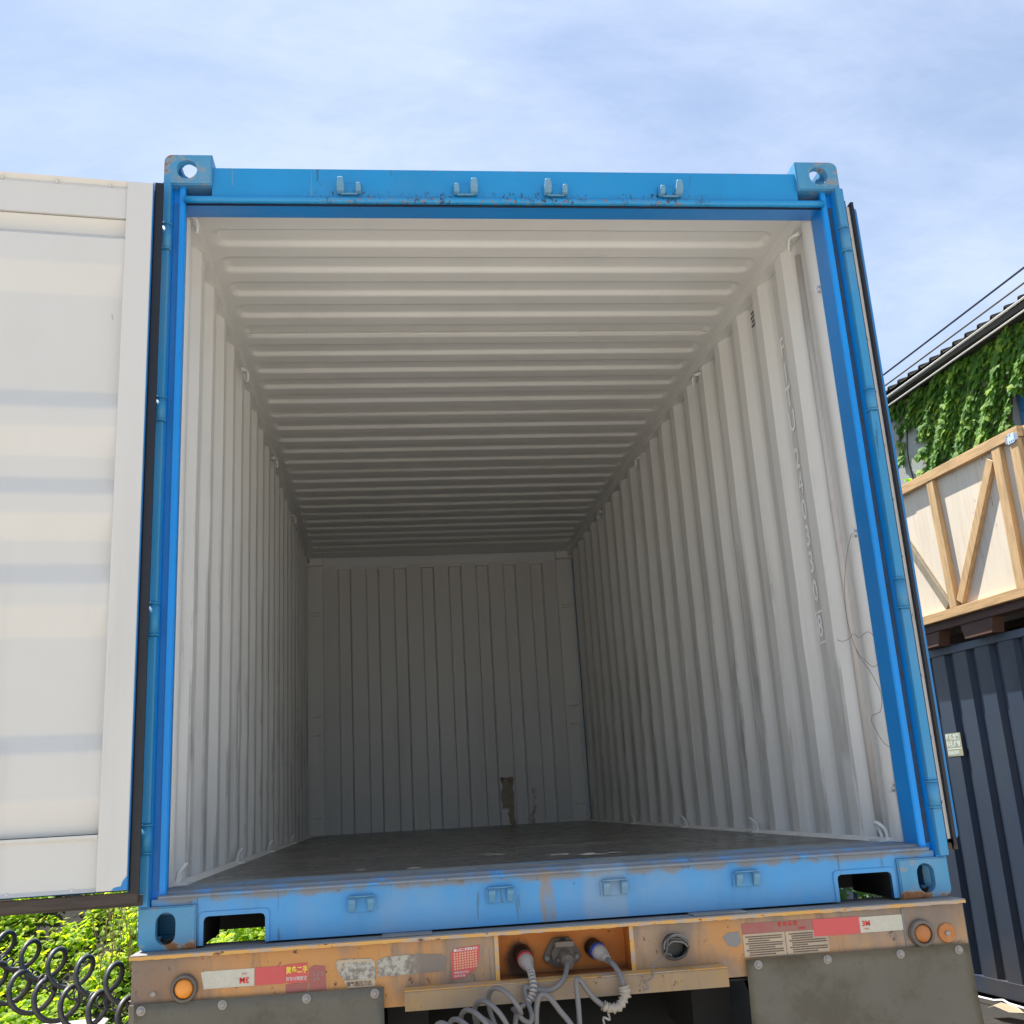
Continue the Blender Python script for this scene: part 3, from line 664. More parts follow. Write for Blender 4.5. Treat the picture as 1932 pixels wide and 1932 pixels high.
for i in range(160): bm.faces.new((g2[i], g2[i + 1], f[1][i + 1], f[1][i]))
obj('beam_edge_paint', fixn(bm), EDGE, tr)
obj('recess_back', B(-.204, .190, .040, .046, -.135, -.010), RECESS, tr)
obj('recess_side', B(-.2120, -.2045, YB + .009, .045, -.135, -.010), RECESS, tr); obj('recess_side', B(.1905, .198, YB + .009, .045, -.135, -.010), RECESS, tr)
obj('recess_floor', B(-.204, .190, YB + .009, .040, -.142, -.1352), RECESS, tr)
for x, w_ in ((-.2045, .006), (.1905, .006)): obj('recess_edge', B(x - w_, x + w_, YB - .003, YB - .0005, -.134, -.0105), EDGE, tr)
obj('beam_lower_plate', B(-.204, .190, YB, YB + .008, -.180, -.1425), ORANGE, tr)
obj('beam_bottom_plate', B(-.66, .60, YB + .0085, .12, -.184, -.178), CHAS, tr)
bm = bmesh.new(); prism(bm, [(-.062, -.1345), (-.125, -.1345), (-.128, -.138), (-.130, -.184), (-.124, -.184), (-.122, -.1405), (-.062, -.1405)], lambda p: (-.470, p[0], p[1]), lambda p: (.447, p[0], p[1]))
obj('lower_bar', fixn(bm), mat_orange('lower_bar_paint', (.33, .20, .075), .75).done(), tr); obj('lower_bar_edge', B(-.470, .447, -.1262, -.0625, -.1342, -.1325), EDGE, tr)
obj('weld_seam', T([(1.0207, YB - .001, -.172 + .16 * k / 16) for k in range(17)], .0035, 6), TOPD, tr)
for x0, x1 in ((-.53, -.385), (.385, .548)): obj('bearing_pad', B(x0, x1, YB + .01, .10, -.0003, .0045, .002), TOPD, tr)
# mud flaps
def flap(x0, x1, flare):
    bm = bmesh.new(); g = []; nz, nx = 22, 26
    for j in range(nz + 1):
        t = j / nz; z = -.125 - .72 * t; row = []
        for i in range(nx + 1):
            uu = i / nx; x = x0 + (x1 - x0) * uu + flare * (uu - .5) * 2 * (max(t - .05, 0) ** 1.6) * .10
            y = YB - .0135 - .05 * (t ** 1.5) * (.5 + .5 * sin(uu * 5 + 1)) - .006 * sin(uu * 17) * t
            row.append(bm.verts.new((x, y, z)))
        g.append(row)
    for a, b in zip(g, g[1:]):
        for i in range(nx): bm.faces.new((a[i], b[i], b[i + 1], a[i + 1])).smooth = True
    r = bmesh.ops.solidify(bm, geom=bm.faces[:], thickness=.007)
    return fixn(bm)
fl = obj('mud_flap', flap(-1.219, -.528, .0), FLAP, tr, label='left olive rubber mud flap hanging below the tail beam')
fr_ = obj('mud_flap', flap(.520, 1.208, .55), FLAP, tr, label='right olive rubber mud flap flaring outwards at its edge')
for p, xsb in ((fl, (-1.186, -.969, -.741, -.553)), (fr_, (.555, .765, .990, 1.172))):
    for x in xsb:
        bm = bmesh.new(); lathe(bm, [(.0125, 0), (.0125, .003), (.0085, .0035), (.0085, .008), (.006, .010), (.003, .0125)], (x, YB - .0140, -.141), (0, -1, 0), 14); obj('bolt', bm, BOLT, p, smooth=rad(30))
# lamps
def lamp(x, z, ring_r, lens_r, mt, lab, dome=True):
    bm = bmesh.new(); lathe(bm, [(ring_r, 0), (ring_r, .012), (ring_r * .93, .018), (lens_r * 1.08, .020), (lens_r * 1.02, .012), (lens_r * 1.02, 0)], (x, YB, z), (0, -1, 0), 28)
    o = obj('marker_lamp', bm, LRING, tr, smooth=rad(40), label=lab)
    bm = bmesh.new(); lathe(bm, [(lens_r, .004), (lens_r, .012), (lens_r * .85, .019), (lens_r * .5, .0235), (lens_r * .12, .025)] if dome else [(lens_r, .004), (lens_r, .014)], (x, YB, z), (0, -1, 0), 28); obj('lamp_lens', bm, mt, o, smooth=rad(40))
lamp(-1.074, -.093, .037, .026, AMB, 'amber side lamp at the left end of the beam')
lamp(1.069, -.089, .039, .026, AMB2, 'dusty orange lamp at the right end of the beam')
bm = bmesh.new(); lathe(bm, [(.028, 0), (.028, .004), (.026, .006)], (1.150, YB, -.094), (0, -1, 0), 28); o = obj('reflector_disc', bm, AMB2, tr)
bm = bmesh.new(); lathe(bm, [(.007, .005), (.007, .010), (.004, .012)], (1.150, YB, -.094), (0, -1, 0), 12); obj('bolt', bm, BOLT, o)
bm = bmesh.new(); lathe(bm, [(.008, 0), (.008, .004), (.004, .007)], (-1.158, YB, -.103), (0, -1, 0), 10); obj('bolt', bm, BOLT, tr)
# stickers: thin films on the beam
def film(name, pts, mt, d=.0010, y=None, parent=None, label=None):
    y = (YB - .0006) if y is None else y
    bm = bmesh.new(); prism(bm, pts, lambda p: (p[0], y, p[1]), lambda p: (p[0], y - d, p[1])); return obj(name, fixn(bm), mt, parent or tr, label=label)
def R4(x0, x1, z0, z1): return [(x0, z0), (x1, z0), (x1, z1), (x0, z1)]
F1 = YB - .0018
def jag(x0, x1, z0, z1, n=34):      # perforated long edges
    a = [(x0 + (x1 - x0) * k / n, z0 + (.0012 if k % 2 else 0)) for k in range(n + 1)]; b = [(x0 + (x1 - x0) * k / n, z1 - (.0012 if k % 2 else 0)) for k in range(n, -1, -1)]; return a + b
tl = film('reflective_tape', [(-1.031, -.056), (-1.022, -.101)] + jag(-1.018, -.885, -.100, -.0535)[0:35] + jag(-1.018, -.885, -.100, -.0535)[35:], WHF, label='white half of the left reflective strip')
text('lettering', '3M', .021, REDPR, tl, frame_rear(-.9125, -.0830, F1 - .0006, pi), align='CENTER', bold=.0006)
text('lettering', 'CCC', .006, REDPR, tl, frame_rear(-.9125, -.0665, F1 - .0006, pi), align='CENTER', space=1.3)
film('reflective_tape', R4(-.884, -.800, -.0995, -.0535), REDF, label='red half of the left reflective strip')
s1 = film('sticker', [(-.799, -.052), (-.740, -.050), (-.738, -.099), (-.790, -.101), (-.800, -.094)], REDF, .0014, label='red sticker with yellow characters')
text('lettering', '黄岛二手', .0195, YEL, s1, frame_rear(-.7985, -.0675, F1 - .0010), sx=.78, bold=.0004)
text('lettering', '货车分期登记', .0115, WPR, s1, frame_rear(-.7985, -.0895, F1 - .0010), sx=.84)
s2 = film('sticker', [(-.735, -.066), (-.722, -.058), (-.690, -.062), (-.688, -.124), (-.735, -.124)], FRED, .0008, label='faded torn red sticker beside the red one')
text('lettering', '车买卖\n挂车', .0125, PINK, s2, frame_rear(-.724, -.088, F1 - .0003), sx=.8)
film('sticker_residue', [(-.800, -.103), (-.738, -.101), (-.742, -.1245), (-.798, -.1245)], FRED, .0005)
s3 = film('sticker', [(-.662, -.058), (-.650, -.047), (-.560, -.051), (-.551, -.062), (-.550, -.124), (-.628, -.124), (-.640, -.100), (-.655, -.082)], PATCH, .0010, label='torn pressure notice')
film('sticker_flap', [(-.655, -.050), (-.560, -.051), (-.556, -.058), (-.640, -.058), (-.648, -.078), (-.656, -.078)], PAPER, .0018, parent=s3)
film('sticker_flap', [(-.640, -.104), (-.551, -.104), (-.551, -.1245), (-.628, -.1245)], PAPER, .0018, parent=s3)
text('lettering', '储气瓶压力达', .0135, DKPR, s3, frame_rear(-.632, -.1145, F1 - .0016), sx=.88)
film('worn_patch', [(-.546, -.058), (-.525, -.050), (-.430, -.048), (-.362, -.052), (-.349, -.062), (-.352, -.098), (-.43, -.099), (-.545, -.101)], PATCH, .0008)
s4 = film('sticker', [(-.336, -.050), (-.322, -.041), (-.252, -.035), (-.258, -.080), (-.266, -.098), (-.300, -.118), (-.334, -.122)], REDF, .0014, label='torn red notice left of the socket recess')
text('lettering', '顺心亿二手货车中介', .0085, WPR, s4, frame_rear(-.327, -.0465, F1 - .0010, -rad(3)), sx=.90, bold=.0002)
bm = bmesh.new()
for r_ in range(7):
    for c in range(9):
        x = -.328 + c * .0076; z = -.0555 - r_ * .0066 + .0006 * c
        if x > -.266 and r_ > 5: continue
        box(bm, x, x + .0052, F1 - .0014, F1 - .0008, z - .0022, z + .0022)
obj('print_rows', bm, M('orange_print', (.72, .36, .22), .6).done(), s4)
text('lettering', '18953207739', .0085, WPR, s4, frame_rear(-.330, -.1045, F1 - .0010), sx=.92); text('lettering', '15610016198', .0085, WPR, s4, frame_rear(-.330, -.1135, F1 - .0010), sx=.70)
s5 = film('sticker', R4(.523, .739, -.058, -.029), FRED, .0010, label='faded crimson heading of the instruction label')
text('lettering', '使 用 说 明', .0145, REDPR, s5, frame_rear(.632, -.0375, F1 - .0003), sx=.85); text('lettering', '2008L', .009, REDPR, s5, frame_rear(.694, -.0515, F1 - .0003))
s6 = film('sticker', [(.522, -.1215), (.781, -.1215), (.782, -.0795), (.738, -.0585), (.523, -.0585)], PAPER, .0010, label='buff instruction label with two columns of small print')
bm = bmesh.new()
for c0, c1, z0 in ((.530, .640, -.066), (.662, .774, -.066)):
    for r_ in range(9):
        x = c0 + (.0 if r_ % 3 == 0 else .008); z = z0 - r_ * .0062
        e_ = c1 - (0.0 if r_ % 3 != 2 else random.uniform(.02, .06))
        if c0 > .6 and r_ < 3: e_ = min(e_, .733)
        while x < e_:
            w_ = random.uniform(.0022, .0032)
            box(bm, x, x + w_, F1 - .0009, F1 - .0003, z - .0016, z + .0016); x += w_ + .0012
box(bm, .6505, .6515, F1 - .0009, F1 - .0003, -.1215, -.0585)
obj('print_rows', bm, DKPR, s6)
film('reflective_tape', R4(.7395, .8830, -.0780, -.0300), REDF, .0016, label='red half of the right reflective strip')
tw = film('reflective_tape', jag(.8835, 1.017, -.0775, -.0325), WHF, .0014, label='white half of the right reflective strip')
text('lettering', '3M', .020, REDPR, tw, frame_rear(.9035, -.0520, F1 - .0008), align='CENTER', bold=.0006); text('lettering', 'CCC', .006, REDPR, tw, frame_rear(.9035, -.0665, F1 - .0008), align='CENTER', space=1.3)
film('worn_patch', [(.462, -.062), (.478, -.050), (.512, -.048), (.518, -.078), (.500, -.092), (.476, -.086)], M('bare_grey_metal', (.22, .205, .195), .7).done(), .0004)
# sockets in the recess
def arrow(p0, p1): return (Vector(p1) - Vector(p0)).normalized()
def plug(c, d, ringmat):
    """round connector with a coloured ring, pointing along d"""
    bm = bmesh.new(); lathe(bm, [(.026, -.02), (.026, .012), (.023, .014)], c, d, 20); s_ = obj('socket', bm, BLK, tr, smooth=rad(40))
    bm = bmesh.new(); lathe(bm, [(.0245, 0), (.0245, .008), (.022, .009)], Vector(c) + Vector(d) * .0145, d, 20); obj('socket_ring', bm, ringmat, s_, smooth=rad(40))
    return s_
dA = Vector((.12, -.92, -.38)).normalized(); cA = Vector((-.120, .012, -.083))
dC = Vector((.28, -.92, -.26)).normalized(); cC = Vector((.094, .010, -.078))
plug(cA, dA, REDP); plug(cC, dC, BLUP)
bm = bmesh.new(); hx = [(-.058, -.098), (-.050, -.078), (-.030, -.048), (-.022, -.042), (.022, -.042), (.030, -.048), (.050, -.078), (.058, -.098), (.045, -.112), (.018, -.124), (-.018, -.124), (-.045, -.112)]
prism(bm, [(p[0] - .002, p[1]) for p in hx], lambda p: (p[0], .0395, p[1]), lambda p: (p[0], .028, p[1])); sk = obj('socket', fixn(bm), SOCK, tr, label='brown seven pin socket with lifted lid')
bm = bmesh.new(); lathe(bm, [(.034, 0), (.034, .016), (.030, .018)], (-.002, .028, -.088), (0, -1, 0), 20); obj('socket_body', bm, SOCK, sk, smooth=rad(40))
obj('socket_lid', B(-.030, .026, -.030, -.002, -.062, -.046, .004), SOCK, sk); obj('lid_hinge', B(-.010, .006, -.008, .006, -.0455, -.040, .002), BLK, sk)
for x in (-.046, .042):
    bm = bmesh.new(); lathe(bm, [(.008, 0), (.008, .005), (.004, .007)], (x - .002, .028, -.098), (0, -1, 0), 10); obj('bolt', bm, BOLT, sk)
# black socket wound with wire, right of the recess
bm = bmesh.new(); lathe(bm, [(.036, 0), (.036, .010), (.032, .012), (.032, .034), (.029, .034), (.028, .006), (.006, .004)], (.313, YB, -.076), (.12, -1, -.05), 24); s7 = obj('socket', bm, BLK, tr, smooth=rad(40), label='round black socket wrapped in wire beside the recess')
for k in range(2):
    pts = [(.313 + .036 * cos(a) * (1 + .03 * k), YB - .018 - .005 * k + .004 * sin(a * 2 + k), -.076 + .034 * sin(a) + .004 * cos(a + k)) for a in [2 * pi * q / 24 for q in range(25)]]
    obj('wire', T(pts, .0034, 6), RING, s7)
obj('wire', T(smoothpath([(.345, -.095, -.075), (.33, -.104, -.062), (.30, -.104, -.058), (.283, -.10, -.072)]), .0026, 6), CABLE, s7)
obj('wire', T(smoothpath([(.281, -.09, -.088), (.268, -.10, -.098), (.246, -.11, -.106), (.228, -.125, -.125), (.226, -.14, -.140), (.213, -.15, -.146), (.200, -.16, -.150), (.205, -.16, -.166), (.190, -.16, -.170)]), .0022, 6), CABLE, s7)
for k, (a0, a1, rr) in enumerate(((.3, 2.9, .030), (.1, 2.4, .024), (.6, 3.3, .036), (2.0, 4.0, .033))):
    obj('wire', T(smoothpath([(.313 + rr * cos(a0 + (a1 - a0) * q / 5) + .004 * sin(q * 2 + k), YB - .036 - .004 * k, -.072 + rr * .9 * sin(a0 + (a1 - a0) * q / 5) + .003 * cos(q * 3 + k)) for q in range(6)], 3), .0030, 6), RING if k % 2 else CABLE, s7)
# chassis under the container: beams, axles, tyres and added tanks
for s in (-1, 1):
    obj('chassis_beam', B(s * .40, s * .52, .121, 6.4, -.36, -.03), CHAS, tr)
for y in (.9, 1.9, 2.9, 3.9, 4.9, 5.9): obj('cross_beam', B(-.39, .39, y, y + .12, -.16, -.03), CHAS, tr)
for y, z, r in ((.62, -.42, .21), (2.05, -.36, .18)):  # unseen tanks added to keep the gap below the beam dark
    bm = bmesh.new(); lathe(bm, [(.02, -.62), (r * .7, -.60), (r, -.54), (r, .54), (r * .7, .60), (.02, .62)], (0, y, z), (1, 0, 0), 24); obj('added_air_tank', bm, CHAS, tr, smooth=rad(40))
obj('added_wheel_carrier', B(-.38, .38, 3.0, 3.06, -.9, -.2), CHAS, tr); obj('added_tool_box', B(-.62, .62, 4.1, 4.6, -.95, -.2), CHAS, tr)  # unseen plate and box added further back to close off the same gap
proto = None
for y in (1.35, 2.66):
    obj('axle', T([(-1.0, y, GZ + .50), (1.0, y, GZ + .50)], .065, 14), CHAS, tr)
    for x in (-1.06, -.74, .74, 1.06):
        if proto is None:
            bm = bmesh.new(); lathe(bm, [(.28, -.12), (.40, -.135), (.47, -.13), (.495, -.10), (.50, 0), (.495, .10), (.47, .13), (.40, .135), (.28, .12), (.27, .0)], (x, y, GZ + .50), (1, 0, 0), 36)
            proto = obj('tyre', bm, TYRE, tr, smooth=rad(40))
            bm = bmesh.new(); lathe(bm, [(.27, -.10), (.27, .10), (.15, .04), (.05, .05)], (x, y, GZ + .50), (1, 0, 0), 24); obj('rim', bm, CHAS, proto, smooth=rad(40))
        else: copy(proto, loc=Vector((x, y, .50)))
for x in (-.9, .9): obj('landing_leg', B(x - .06, x + .06, 5.2, 5.32, GZ, -.1), CHAS, tr)
# ------------------------------------------------------------------ cables
def helix(p0, p1, turns, R, n=18, ph=0., up=(0, 0, 1), wob=0.):
    p0, p1 = Vector(p0), Vector(p1); ax = (p1 - p0).normalized(); u = (Vector(up) - ax * ax.dot(Vector(up))).normalized(); v = ax.cross(u); o = []
    N = int(turns * n)
    for k in range(N + 1):
        t = k / N; a = ph + 2 * pi * turns * t; r = R * (1 + wob * sin(t * 9 + ph))
        sag = Vector((0, 0, -.03 * sin(pi * t)))
        o.append(p0.lerp(p1, t) + (u * cos(a) + v * sin(a)) * r + sag)
    return o
# cable 1: red plug, ribbed sleeve, then down into the coil
cg = 'grey cables plugged into the trailer sockets'
k1 = thing('coiled_cable', (cA.x, cA.y, cA.z), 'grey coiled cable with the red ringed plug and ribbed sleeve', 'cable', cg)
bm = bmesh.new(); lathe(bm, [(.0225, .024), (.0225, .034), (.021, .036), (.021, .042), (.0195, .044), (.0185, .052), (.014, .060), (.0115, .075), (.009, .085)], cA, dA, 20); obj('plug', bm, PLUG, k1, smooth=rad(30))
pA = cA + dA * .082
sl = [pA, pA + dA * .006, (-.113, -.095, -.112), (-.114, -.125, -.123), (-.115, -.150, -.142), (-.122, -.158, -.164), (-.137, -.162, -.181)]
obj('cable', T(smoothpath(sl), .0085, 10), CABLE, k1)
sp_ = smoothpath(sl, 5)[6:]
bm = bmesh.new()
for k in range(len(sp_) - 1):
    if k % 2 == 0:
        d = (sp_[k + 1] - sp_[k]).normalized(); lathe(bm, [(.0100, -.0030), (.0112, 0), (.0100, .0030)], sp_[k], d, 10)
obj('ribbed_sleeve', bm, PLUG, k1)
obj('coil', T(smoothpath([(-.136, -.161, -.180), (-.159, -.170, -.190), (-.178, -.180, -.190)] + helix((-.188, -.185, -.172), (-.375, -.27, -.250), 5.0, .066, 14, 3.6, wob=.08)[2:], 2), .0070, 8), CABLE, k1)
# cable 2: from the brown socket
k2 = thing('coiled_cable', (-.002, -.02, -.09), 'grey coiled cable leaving the brown socket in the middle', 'cable', cg)
bm = bmesh.new(); lathe(bm, [(.020, 0), (.020, .03), (.016, .036), (.013, .05), (.010, .056)], (.002, -.005, -.090), (.05, -.9, -.35), 18); box(bm, -.026, .030, -.018, .008, -.104, -.094, .002); obj('plug', bm, SOCK, k2, smooth=rad(30))
c2 = [(.004, -.046, -.100), (-.004, -.07, -.100), (-.010, -.095, -.108), (-.023, -.13, -.125), (-.039, -.147, -.139), (-.061, -.152, -.151), (-.082, -.152, -.154), (-.108, -.150, -.150), (-.126, -.143, -.145), (-.138, -.143, -.144), (-.138, -.147, -.159), (-.134, -.17, -.181), (-.129, -.19, -.205), (-.136, -.2, -.221), (-.154, -.2, -.215), (-.171, -.2, -.195)]
obj('cable', T(smoothpath(c2, 6), .0072, 8), CABLE, k2)
obj('coil', T(smoothpath([c2[-1]] + helix((-.21, -.21, -.235), (-.40, -.26, -.33), 5.0, .070, 14, 1.6, wob=.1)[3:], 2), .0072, 8), CABLE, k2)
# cable 3: blue plug, taped joint
k3 = thing('coiled_cable', tuple(cC), 'grey cable with the blue ringed plug, taped joint and thin curly tail', 'cable', cg)
bm = bmesh.new(); lathe(bm, [(.0225, .024), (.0225, .034), (.021, .036), (.020, .044), (.0185, .046), (.0175, .054), (.013, .062), (.010, .078)], cC, dC, 20); obj('plug', bm, PLUG, k3, smooth=rad(30))
pC = cC + dC * .074
p3 = [pC, (.118, -.098, -.102), (.126, -.118, -.113), (.133, -.138, -.130), (.137, -.152, -.152), (.139, -.157, -.174), (.129, -.162, -.195), (.114, -.165, -.208), (.089, -.165, -.208), (.071, -.165, -.199), (.048, -.165, -.179), (.029, -.165, -.154), (.018, -.165, -.137), (.008, -.165, -.129), (.002, -.17, -.134), (.002, -.175, -.165), (.002, -.18, -.202), (.001, -.185, -.238), (-.002, -.19, -.300)]
obj('cable', T(smoothpath(p3, 6), .0074, 8), CABLE, k3)
bm = bmesh.new(); pt = smoothpath([(.1375, -.153, -.158), (.139, -.157, -.176), (.129, -.162, -.195), (.114, -.165, -.208), (.089, -.165, -.208), (.074, -.165, -.200)], 5)
tube(bm, pt, [.0125 + .0035 * sin(k * 2.3) + (.004 if k < 7 else 0) for k in range(len(pt))], 8); obj('taped_joint', bm, TAPE, k3)
obj('curly_tail', T(helix((.090, -.172, -.216), (-.01, -.175, -.275), 7, .009, 12), .0032, 6), PLUG, k3)
# cable 4: the loop standing in front of the dark gap
k4 = thing('coiled_cable', (-.06, -.19, -.19), 'grey cable arching in a tall loop under the lower bar', 'cable', cg)
obj('cable', T(smoothpath([(-.119, -.19, -.36), (-.118, -.19, -.264), (-.118, -.19, -.228), (-.115, -.19, -.192), (-.108, -.19, -.166), (-.096, -.19, -.157), (-.083, -.195, -.161), (-.07, -.2, -.175), (-.052, -.2, -.2), (-.034, -.205, -.222), (-.022, -.21, -.242), (-.012, -.21, -.268), (.01, -.22, -.34)], 6), .0078, 8), CABLE, k4)
# black air hoses at the left, hanging from a bracket on the trailer's left side
m = M('black_air_hose', (.055, .052, .047), .45); m.mix(m.noise(8, 4).ss(.45, .7) * .5, (.10, .09, .08)); HOSE = m.done()
hg = 'coiled hoses hanging left of the trailer'
h1 = thing('coiled_air_hose', (-1.55, .3, 0.), 'upper dark coiled air hose starting under the open left door', 'hose', hg)
obj('coil', T(helix((-2.27, 1.10, .085), (-1.19, .13, -.125), 9.3, .052, 22, .3), .0080, 8), HOSE, h1)
h2 = thing('coiled_air_hose', (-1.6, .25, -.1), 'lower dark coiled air hose with the widest loops', 'hose', hg)
obj('coil', T(helix((-2.10, .85, -.05), (-1.19, .07, -.195), 8.6, .055, 22, 1.2), .0084, 8), HOSE, h2)
h3 = thing('thin_spiral_cord', (-1.5, .2, -.1), 'thin tightly wound spiral cord running between the two dark hoses', 'cord', hg)
obj('coil', T(helix((-1.95, .85, -.04), (-1.20, .10, -.175), 24, .018, 12), .0034, 6), HOSE, h3)
m = M('rusty_bracket_steel', (.055, .032, .02), .85); m.mix(m.noise(9, 6, .7).ss(.45, .6), (.14, .06, .03)); m.mix(m.noise(14, 5, .7, off=4).ss(.6, .7), (.30, .28, .2)); RUSTY = m.done()
hb = thing('hose_stand', (-1.84, .42, GZ), 'rusty brown stand holding the hose ends under the left door', 'stand')
obj('post', B(-1.90, -1.82, .38, .46, GZ, .06, .004), RUSTY, hb)
bm = bmesh.new(); prism(bm, [(-1.82, .17), (-1.68, .17), (-1.69, .155), (-1.77, .05), (-1.82, .02)], lambda p: (p[0], .40, p[1]), lambda p: (p[0], .41, p[1])); obj('gusset', fixn(bm), M('olive_gusset', (.16, .14, .08), .7).done(), hb)
obj('cross_arm', B(-2.3, -1.66, .36, .40, .165, .20, .004), RUSTY, hb)
bm = bmesh.new(); lathe(bm, [(.010, 0), (.012, .006), (.006, .014)], (-1.79, .398, .135), (0, -1, 0), 10); obj('bolt', bm, BOLT, hb)
# ------------------------------------------------------------------ loose wire inside, right
X_ = 1.142
wl = thing('loose_wire', (X_, .18, 1.2), 'thin dark wire tied to the tie loop and trailing down the right wall', 'wire')
WIRE = M('thin_wire', (.16, .14, .125), .6).done()
for pts in ([(1.148, .165, 1.205), (1.140, .20, 1.15), (1.138, .25, 1.06), (1.137, .275, .96), (1.137, .27, .88), (1.138, .24, .80), (1.139, .22, .77), (1.141, .16, .71), (1.150, .13, .64), (1.147, .14, .585), (1.144, .17, .575), (1.142, .20, .57), (1.142, .21, .55), (1.142, .18, .51), (1.146, .15, .475), (1.150, .12, .46)],
            [(1.172, .46, .87), (1.150, .36, .85), (1.142, .29, .85), (1.141, .25, .86), (1.141, .21, .84), (1.145, .15, .85), (1.152, .12, .83)],
            [(1.141, .25, .81), (1.141, .23, .785), (1.142, .19, .755), (1.146, .15, .73), (1.152, .12, .735)]):
    obj('wire_strand', T(smoothpath(pts, 5), .0009, 5), WIRE, wl)
# ------------------------------------------------------------------ rotated yard to the right: navy container, crate, building
A6 = rad(6.091)
nx_, ny_, tx_, ty_ = cos(A6), sin(A6), -sin(A6), cos(A6)
def W(D, t, z): return Vector((D * nx_ + t * tx_, D * ny_ + t * ty_, z))
MW = Matrix(((nx_, tx_, 0, 0), (ny_, ty_, 0, 0), (0, 0, 1, 0), (0, 0, 0, 1)))    # (D,t,z) -> world
def WB(d0, d1, t0, t1, z0, z1, bev=0.):
    bm = B(d0, d1, t0, t1, z0, z1, bev)
    for q in bm.verts: q.co = MW @ q.co
    return bm
def Wp(bm):
    for q in bm.verts: q.co = MW @ q.co
    return bm
m = M('navy_paint', (.028, .042, .072), .42); m.scale(m.noise(1.4, 5) * .6 + .7)
m.mix(m.noise(3, 6, .65, (1, 1, .25), 3).ss(.45, .75) * .4, (.055, .06, .07)); m.mix(m.z.ss(-.55, -1.2) * m.noise(3, 5).ss(.3, .7) * .6, (.07, .055, .045)); m.rg(m.noise(3, 4) * .3 + .26); NAVY = m.done()
m = M('navy_rail_paint', (.13, .16, .20), .55); m.mix(m.noise(6, 5, .6).ss(.5, .75) * .5, (.22, .22, .22)); NRAIL = m.done()
nc = thing('navy_container', W(5.4, 4, GZ), 'dark navy corrugated container standing on the ground right of the trailer', 'container')
D0 = 4.35; TE0, TE1 = .25, 6.31
bm = bmesh.new(); ps = [(TE0 + .05, .0)]; y = .252
while y < TE1 - .25: ps += [(y, .0), (y + .030, .034), (y + .080, .034), (y + .112, 0)]; y += .270
ps.append((TE1 - .05, 0))
lo = [bm.verts.new((D0 + d + .008, t, GZ + .15)) for t, d in ps]; hi = [bm.verts.new((D0 + d + .008, t, 1.284)) for t, d in ps]
for i in range(len(ps) - 1): bm.faces.new((lo[i], hi[i], hi[i + 1], lo[i + 1]))
obj('side_panel', Wp(bm), NAVY, nc)
obj('top_rail', WB(D0 - .004, D0 + .06, TE0, TE1, 1.285, 1.343, .004), NRAIL, nc)
obj('bottom_rail', WB(D0 - .002, D0 + .05, TE0, TE1, GZ + .03, GZ + .149, .004), NAVY, nc)
obj('end_panel', WB(D0 + .02, D0 + 2.40, TE0 + .02, TE0 + .05, GZ + .05, 1.284), NAVY, nc); obj('end_panel', WB(D0 + .02, D0 + 2.40, TE1 - .05, TE1 - .02, GZ + .05, 1.284), NAVY, nc)
obj('roof_panel', WB(D0 + .061, D0 + 2.40, TE0 + .02, TE1 - .02, 1.290, 1.325), NAVY, nc); obj('far_side', WB(D0 + 2.38, D0 + 2.43, TE0, TE1, GZ + .05, 1.34), NAVY, nc)
for t in (TE0 - .01, TE1 - .13): obj('corner_post', WB(D0 - .01, D0 + .12, t, t + .14, GZ, 1.36, .005), NRAIL, nc)
st = obj('sticker', WB(D0 + .0050, D0 + .0065, 4.100, 4.290, .505, .680), GRN, nc)
def wall_text(s, size, mt, par, d, t, z, sx=1., bold=0.):
    Mx = MW @ Matrix.Translation((d, t, z)) @ Matrix(((0, 0, -1, 0), (-1, 0, 0, 0), (0, 1, 0, 0), (0, 0, 0, 1)))
    return text('lettering', s, size, mt, par, Mx, ext=.0004, sx=sx, bold=bold)
# ------------------------------------------------------------------ crate on its pallet
m = M('crate_plywood', (.74, .645, .50), .7)
g = m.noise(3.2, 7, .65, (9, 9, .5)); m.mix(g.ss(.4, .72) * .6, (.62, .50, .36)); m.mix(m.noise(14, 5, .7, (2, 2, .8), 6).ss(.665, .70), (.12, .06, .03)); m.mix(m.noise(1.6, 3, off=3).ss(.4, .7) * .4, (.82, .71, .54)); m.bump(g, .002, .4); PLY = m.done()
def mat_wood(name, base, st):
    m = M(name, base, .68); g = m.noise(7, 6, .6, st); m.mix(g.ss(.4, .68) * .75, tuple(c * .62 for c in base)); m.mix(m.noise(9, 4, .6, off=8).ss(.70, .74), (.10, .045, .02)); m.bump(g, .002, .5); return m.done()
TIMV = mat_wood('pine_timber_upright', (.62, .40, .19), (5, 5, .6)); TIMH = mat_wood('pine_timber_rail', (.62, .39, .18), (.6, .6, 6)); TIMG = mat_wood('weathered_brace', (.30, .25, .17), (4, 4, 1.2))
SKID = mat_wood('red_brown_skid', (.12, .055, .035), (1, 1, 3))
cr = thing('wooden_crate', W(5.0, 3.8, 1.45), 'large plywood crate with pine battens and diagonal braces on top of navy container', 'crate')
DC = 4.24; TN, TF = 2.72, 5.20; ZT, ZBm = 2.682, 1.585
sh = [TN + .005, 4.027 + .0, TF - .005]
for a, b in zip(sh, sh[1:]): obj('plywood_sheet', WB(DC + .002 + (.004 if a == sh[1] else 0), DC + .020, a + .0015, b - .0015, ZBm - .06, ZT - .02), PLY, cr)
obj('top_beam', WB(DC - .045, DC + .0015, TN - .02, TF, 2.605, 2.682, .004), TIMH, cr)
obj('bottom_beam', WB(DC - .045, DC + .0015, TN - .02, TF, 1.520, 1.590, .004), TIMH, cr)
